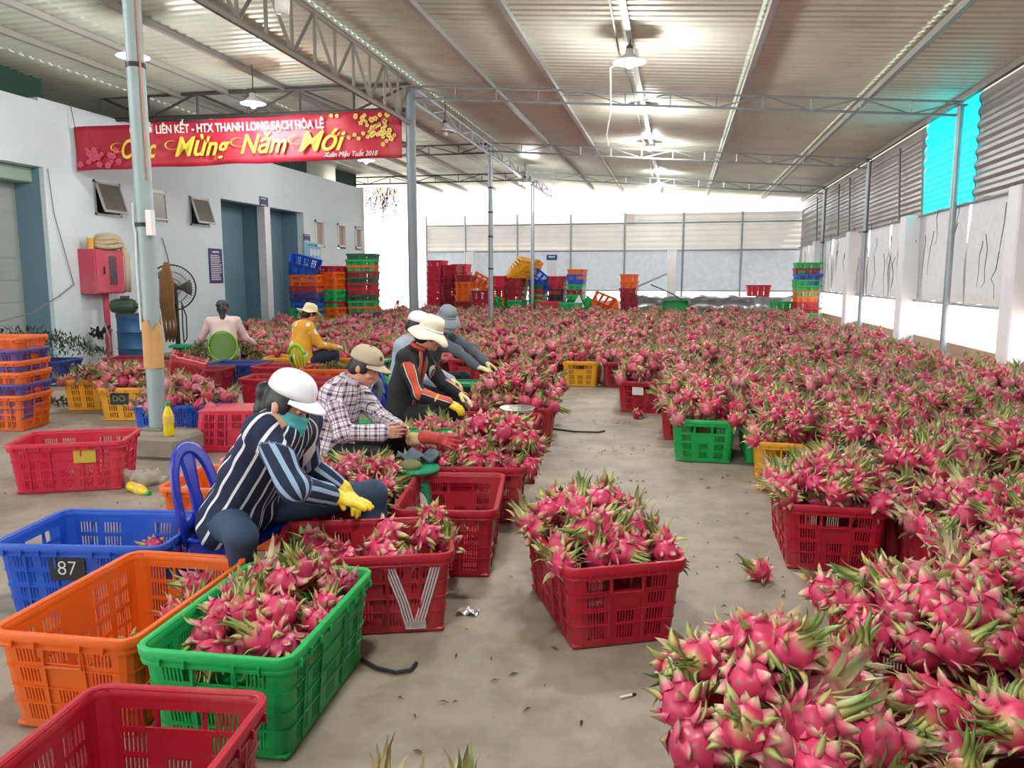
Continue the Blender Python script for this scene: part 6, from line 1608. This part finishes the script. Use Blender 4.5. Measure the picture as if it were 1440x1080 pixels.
stack(['green', 'crimson', 'crimson'], sx_(1101, YS-.4), YS-.4, 4, .24, 'short green and pink stack beside the corner stack')
stack(['green', 'wine', 'blue', 'green', 'green', 'orange', 'orange', 'red', 'red', 'green', 'green'], sx_(1133, YS-.8), YS-.9, 4, .165, 'corner stack by the netted wall')
cv = empty('conveyor', (sx_(985, YS+1.2), YS+1.4, 0), 0, 'long conveyor wrapped in silver sheeting along the back wall', 'conveyor')
M_SILV = mat('silver_sheet', (.62, .64, .68), .28, .7, var=.2, scale=3, bump=.4, bscale=6)
def sv_(u, v):
    a = -1.2+v*3.4; r = .32+.035*math.sin(u*37+v*3)+.02*math.sin(u*71); return (-2.6+u*5.6, r*math.cos(a)*1.1, .66+r*math.sin(a)*.95)
MB().grid(sv_, 90, 12, .01).build('silver_cover', M_SILV, cv, smooth=True)
for k in range(5): MB().tube([(-2.4+1.2*k, -.25, 0), (-2.4+1.2*k, -.25, .5)], .03, 6).build('leg', M_STEEL, cv); MB().tube([(-2.4+1.2*k, .25, 0), (-2.4+1.2*k, .25, .5)], .03, 6).build('leg', M_STEEL, cv)
MB().bbox((0, 0, .32), (5.4, .5, .05), .01).build('bed', M_STEEL, cv)
bo_ = MB().bbox((0, 0, 0), (1.55, .6, .06), .01).build('chute_board', mat('chute_grey', lin((160, 160, 160)), .5, .3)); bo_.location = tuple(at(908, 398, YS+1.0)); bo_.rotation_euler = (0, math.radians(-24), 0); tag(bo_, 'grey chute board slanting up behind the orange topped stack', 'board')
wire([at(915, 400, YS+.9), at(945, 413, YS+1.1), at(962, 424, YS+1.3)], .02, 'thin dark bar sloping down beside the bright green crate', 'bar', M_DARKSTEEL)
pc = plastic_chair(sx_(487, 24.0)+0.0, 24, 180, CR['crimson'], 'red plastic chair in the bright gap beyond the tall stack', .42, .45); pc.location.x = sx_(550, 24)
# ------------------------------------------------------------------ fruit: the 300 that show largest are objects, the rest one body of stuff
def score(f):
    q = project(f['p'])
    if q is None: return 0
    u, v, d = q; m = 60/d
    if not (-m < u < 1440+m and -m < v < 1080+m): return 0
    return 1.0/d+f['p'].z*.18+(5 if f['keep'] else 0)
FR_ = []
for f in FR:
    if any((f['p'].x-cx)**2+(f['p'].y-cy)**2 < cr_**2 for cx, cy, cr_ in ((-4.67, 13.35, .17), (-4.67, 19.25, .14), (-4.67, 25.0, .14), (4.09, 13.3, .13), (4.09, 19.1, .13), (4.09, 24.5, .13))) or f['p'].x > 4.12: continue
    if any(abs(f['p'].x-4.15) < .26 and abs(f['p'].y-py) < .26 for py in (1.4, 6.1, 10.75, 15.6, 20.4)): continue
    q = project(f['p'])
    if q is None: continue
    f['score'] = score(f)-(3 if f['und'] else 0); f['d'] = q[2]; FR_.append(f)
# hidden test: a fruit with others well above its sight line is left to the body of stuff
P_ = np.array([tuple(f['p']) for f in FR_]); eye = np.array((0, 0, EYE))
for f in sorted(FR_, key=lambda f: -f['score'])[:900]:
    p = np.array(tuple(f['p'])); d = eye-p; L_ = np.linalg.norm(d); d /= L_
    w = P_-p; t = w @ d; perp = np.linalg.norm(w-np.outer(t, d), axis=1)
    blk = ((t > .06) & (t < 1.2) & (perp < .048)).sum()
    f['score'] -= (blk*.6 if not f['keep'] else 0)
order = sorted(FR_, key=lambda f: -f['score']); heroes = order[:300]; rest = order[300:]
CARD = ['first', 'second', 'third', 'fourth', 'fifth', 'sixth', 'seventh', 'eighth', 'ninth', 'tenth', 'eleventh', 'twelfth', 'thirteenth', 'fourteenth', 'fifteenth', 'sixteenth', 'seventeenth', 'eighteenth', 'nineteenth', 'twentieth']
byg = {}
for f in heroes:
    if f['group']: byg.setdefault(f['group'], []).append(f)
for g, L_ in byg.items():
    n = len(L_); per = 5 if n <= 30 else 8 if n <= 70 else 10; L_.sort(key=lambda f: -project(f['p'])[1]); nr = max(1, round(n/per))
    stem_ = L_[0]['short']
    for r_ in range(nr):
        row = sorted(L_[r_*n//nr:(r_+1)*n//nr], key=lambda f: project(f['p'])[0])
        for k, f in enumerate(row):
            a = 'nearest row' if r_ == 0 else CARD[r_]+' row back'
            f['label'] = ('%s, %s, %s from the left' % (stem_, a, CARD[k])) if nr > 1 else ('%s, %s from the left' % (stem_, CARD[k]))
for f in heroes:
    me, lf = HERO[f['v']]
    o = bpy.data.objects.new('dragon_fruit', me); COL.objects.link(o)
    o.location = f['p']; o.rotation_mode = 'QUATERNION'; o.rotation_quaternion = f['q']; o.scale = (f['s'],)*3
    tag(o, f['label'], 'fruit', f['group'])
    k = random.randrange(3)
    for kd, M, s in lf:
        c = bpy.data.objects.new('leaf', HLEAF[kd, (k+int(s*37)) % 3]); COL.objects.link(c); c.parent = o; c.matrix_basis = M @ Matrix.Scale(s, 4)
def mass(fr):
    Vs, Fs, Cs = [], [], []; n = 0
    by = {}
    for f in fr:
        lod = 0 if f['d'] < 7.0 and not f['und'] else 1 if f['d'] < 13 else 2
        by.setdefault((lod, f['v']), []).append(f)
    for (lod, v), L_ in by.items():
        V, F, C = (MID, FAR, FAR2)[lod][v]
        Rm = np.array([np.array(f['q'].to_matrix())*f['s'] for f in L_], dtype=np.float32); T = np.array([tuple(f['p']) for f in L_], dtype=np.float32)
        W = np.einsum('nij,vj->nvi', Rm, V)+T[:, None, :]; k = len(L_)
        val = rng.uniform(.8, 1.22, (k, 1, 1)).astype(np.float32); tint = rng.uniform(0, 1, (k, 1, 1)).astype(np.float32)**1.5*.5  # random pale tint varies the fruit and stands in for glare over the field
        Cc = C[None]*val*(1-tint)+tint*np.array(PALE, dtype=np.float32)[None, None, :]*.8
        Vs.append(W.reshape(-1, 3)); Cs.append(Cc.reshape(-1, 3))
        Fs.append((F[None]+(np.arange(k, dtype=np.int32)*len(V))[:, None, None]+n).reshape(-1, 3)); n += k*len(V)
    return col_mesh('dragon_fruit_mass', np.vstack(Vs), np.vstack(Fs), np.vstack(Cs))
mo = bpy.data.objects.new('dragon_fruit_mass', mass(rest)); COL.objects.link(mo)
tag(mo, 'pink dragon fruit heaped in the far reaches of the hall', 'fruit', kind='stuff')
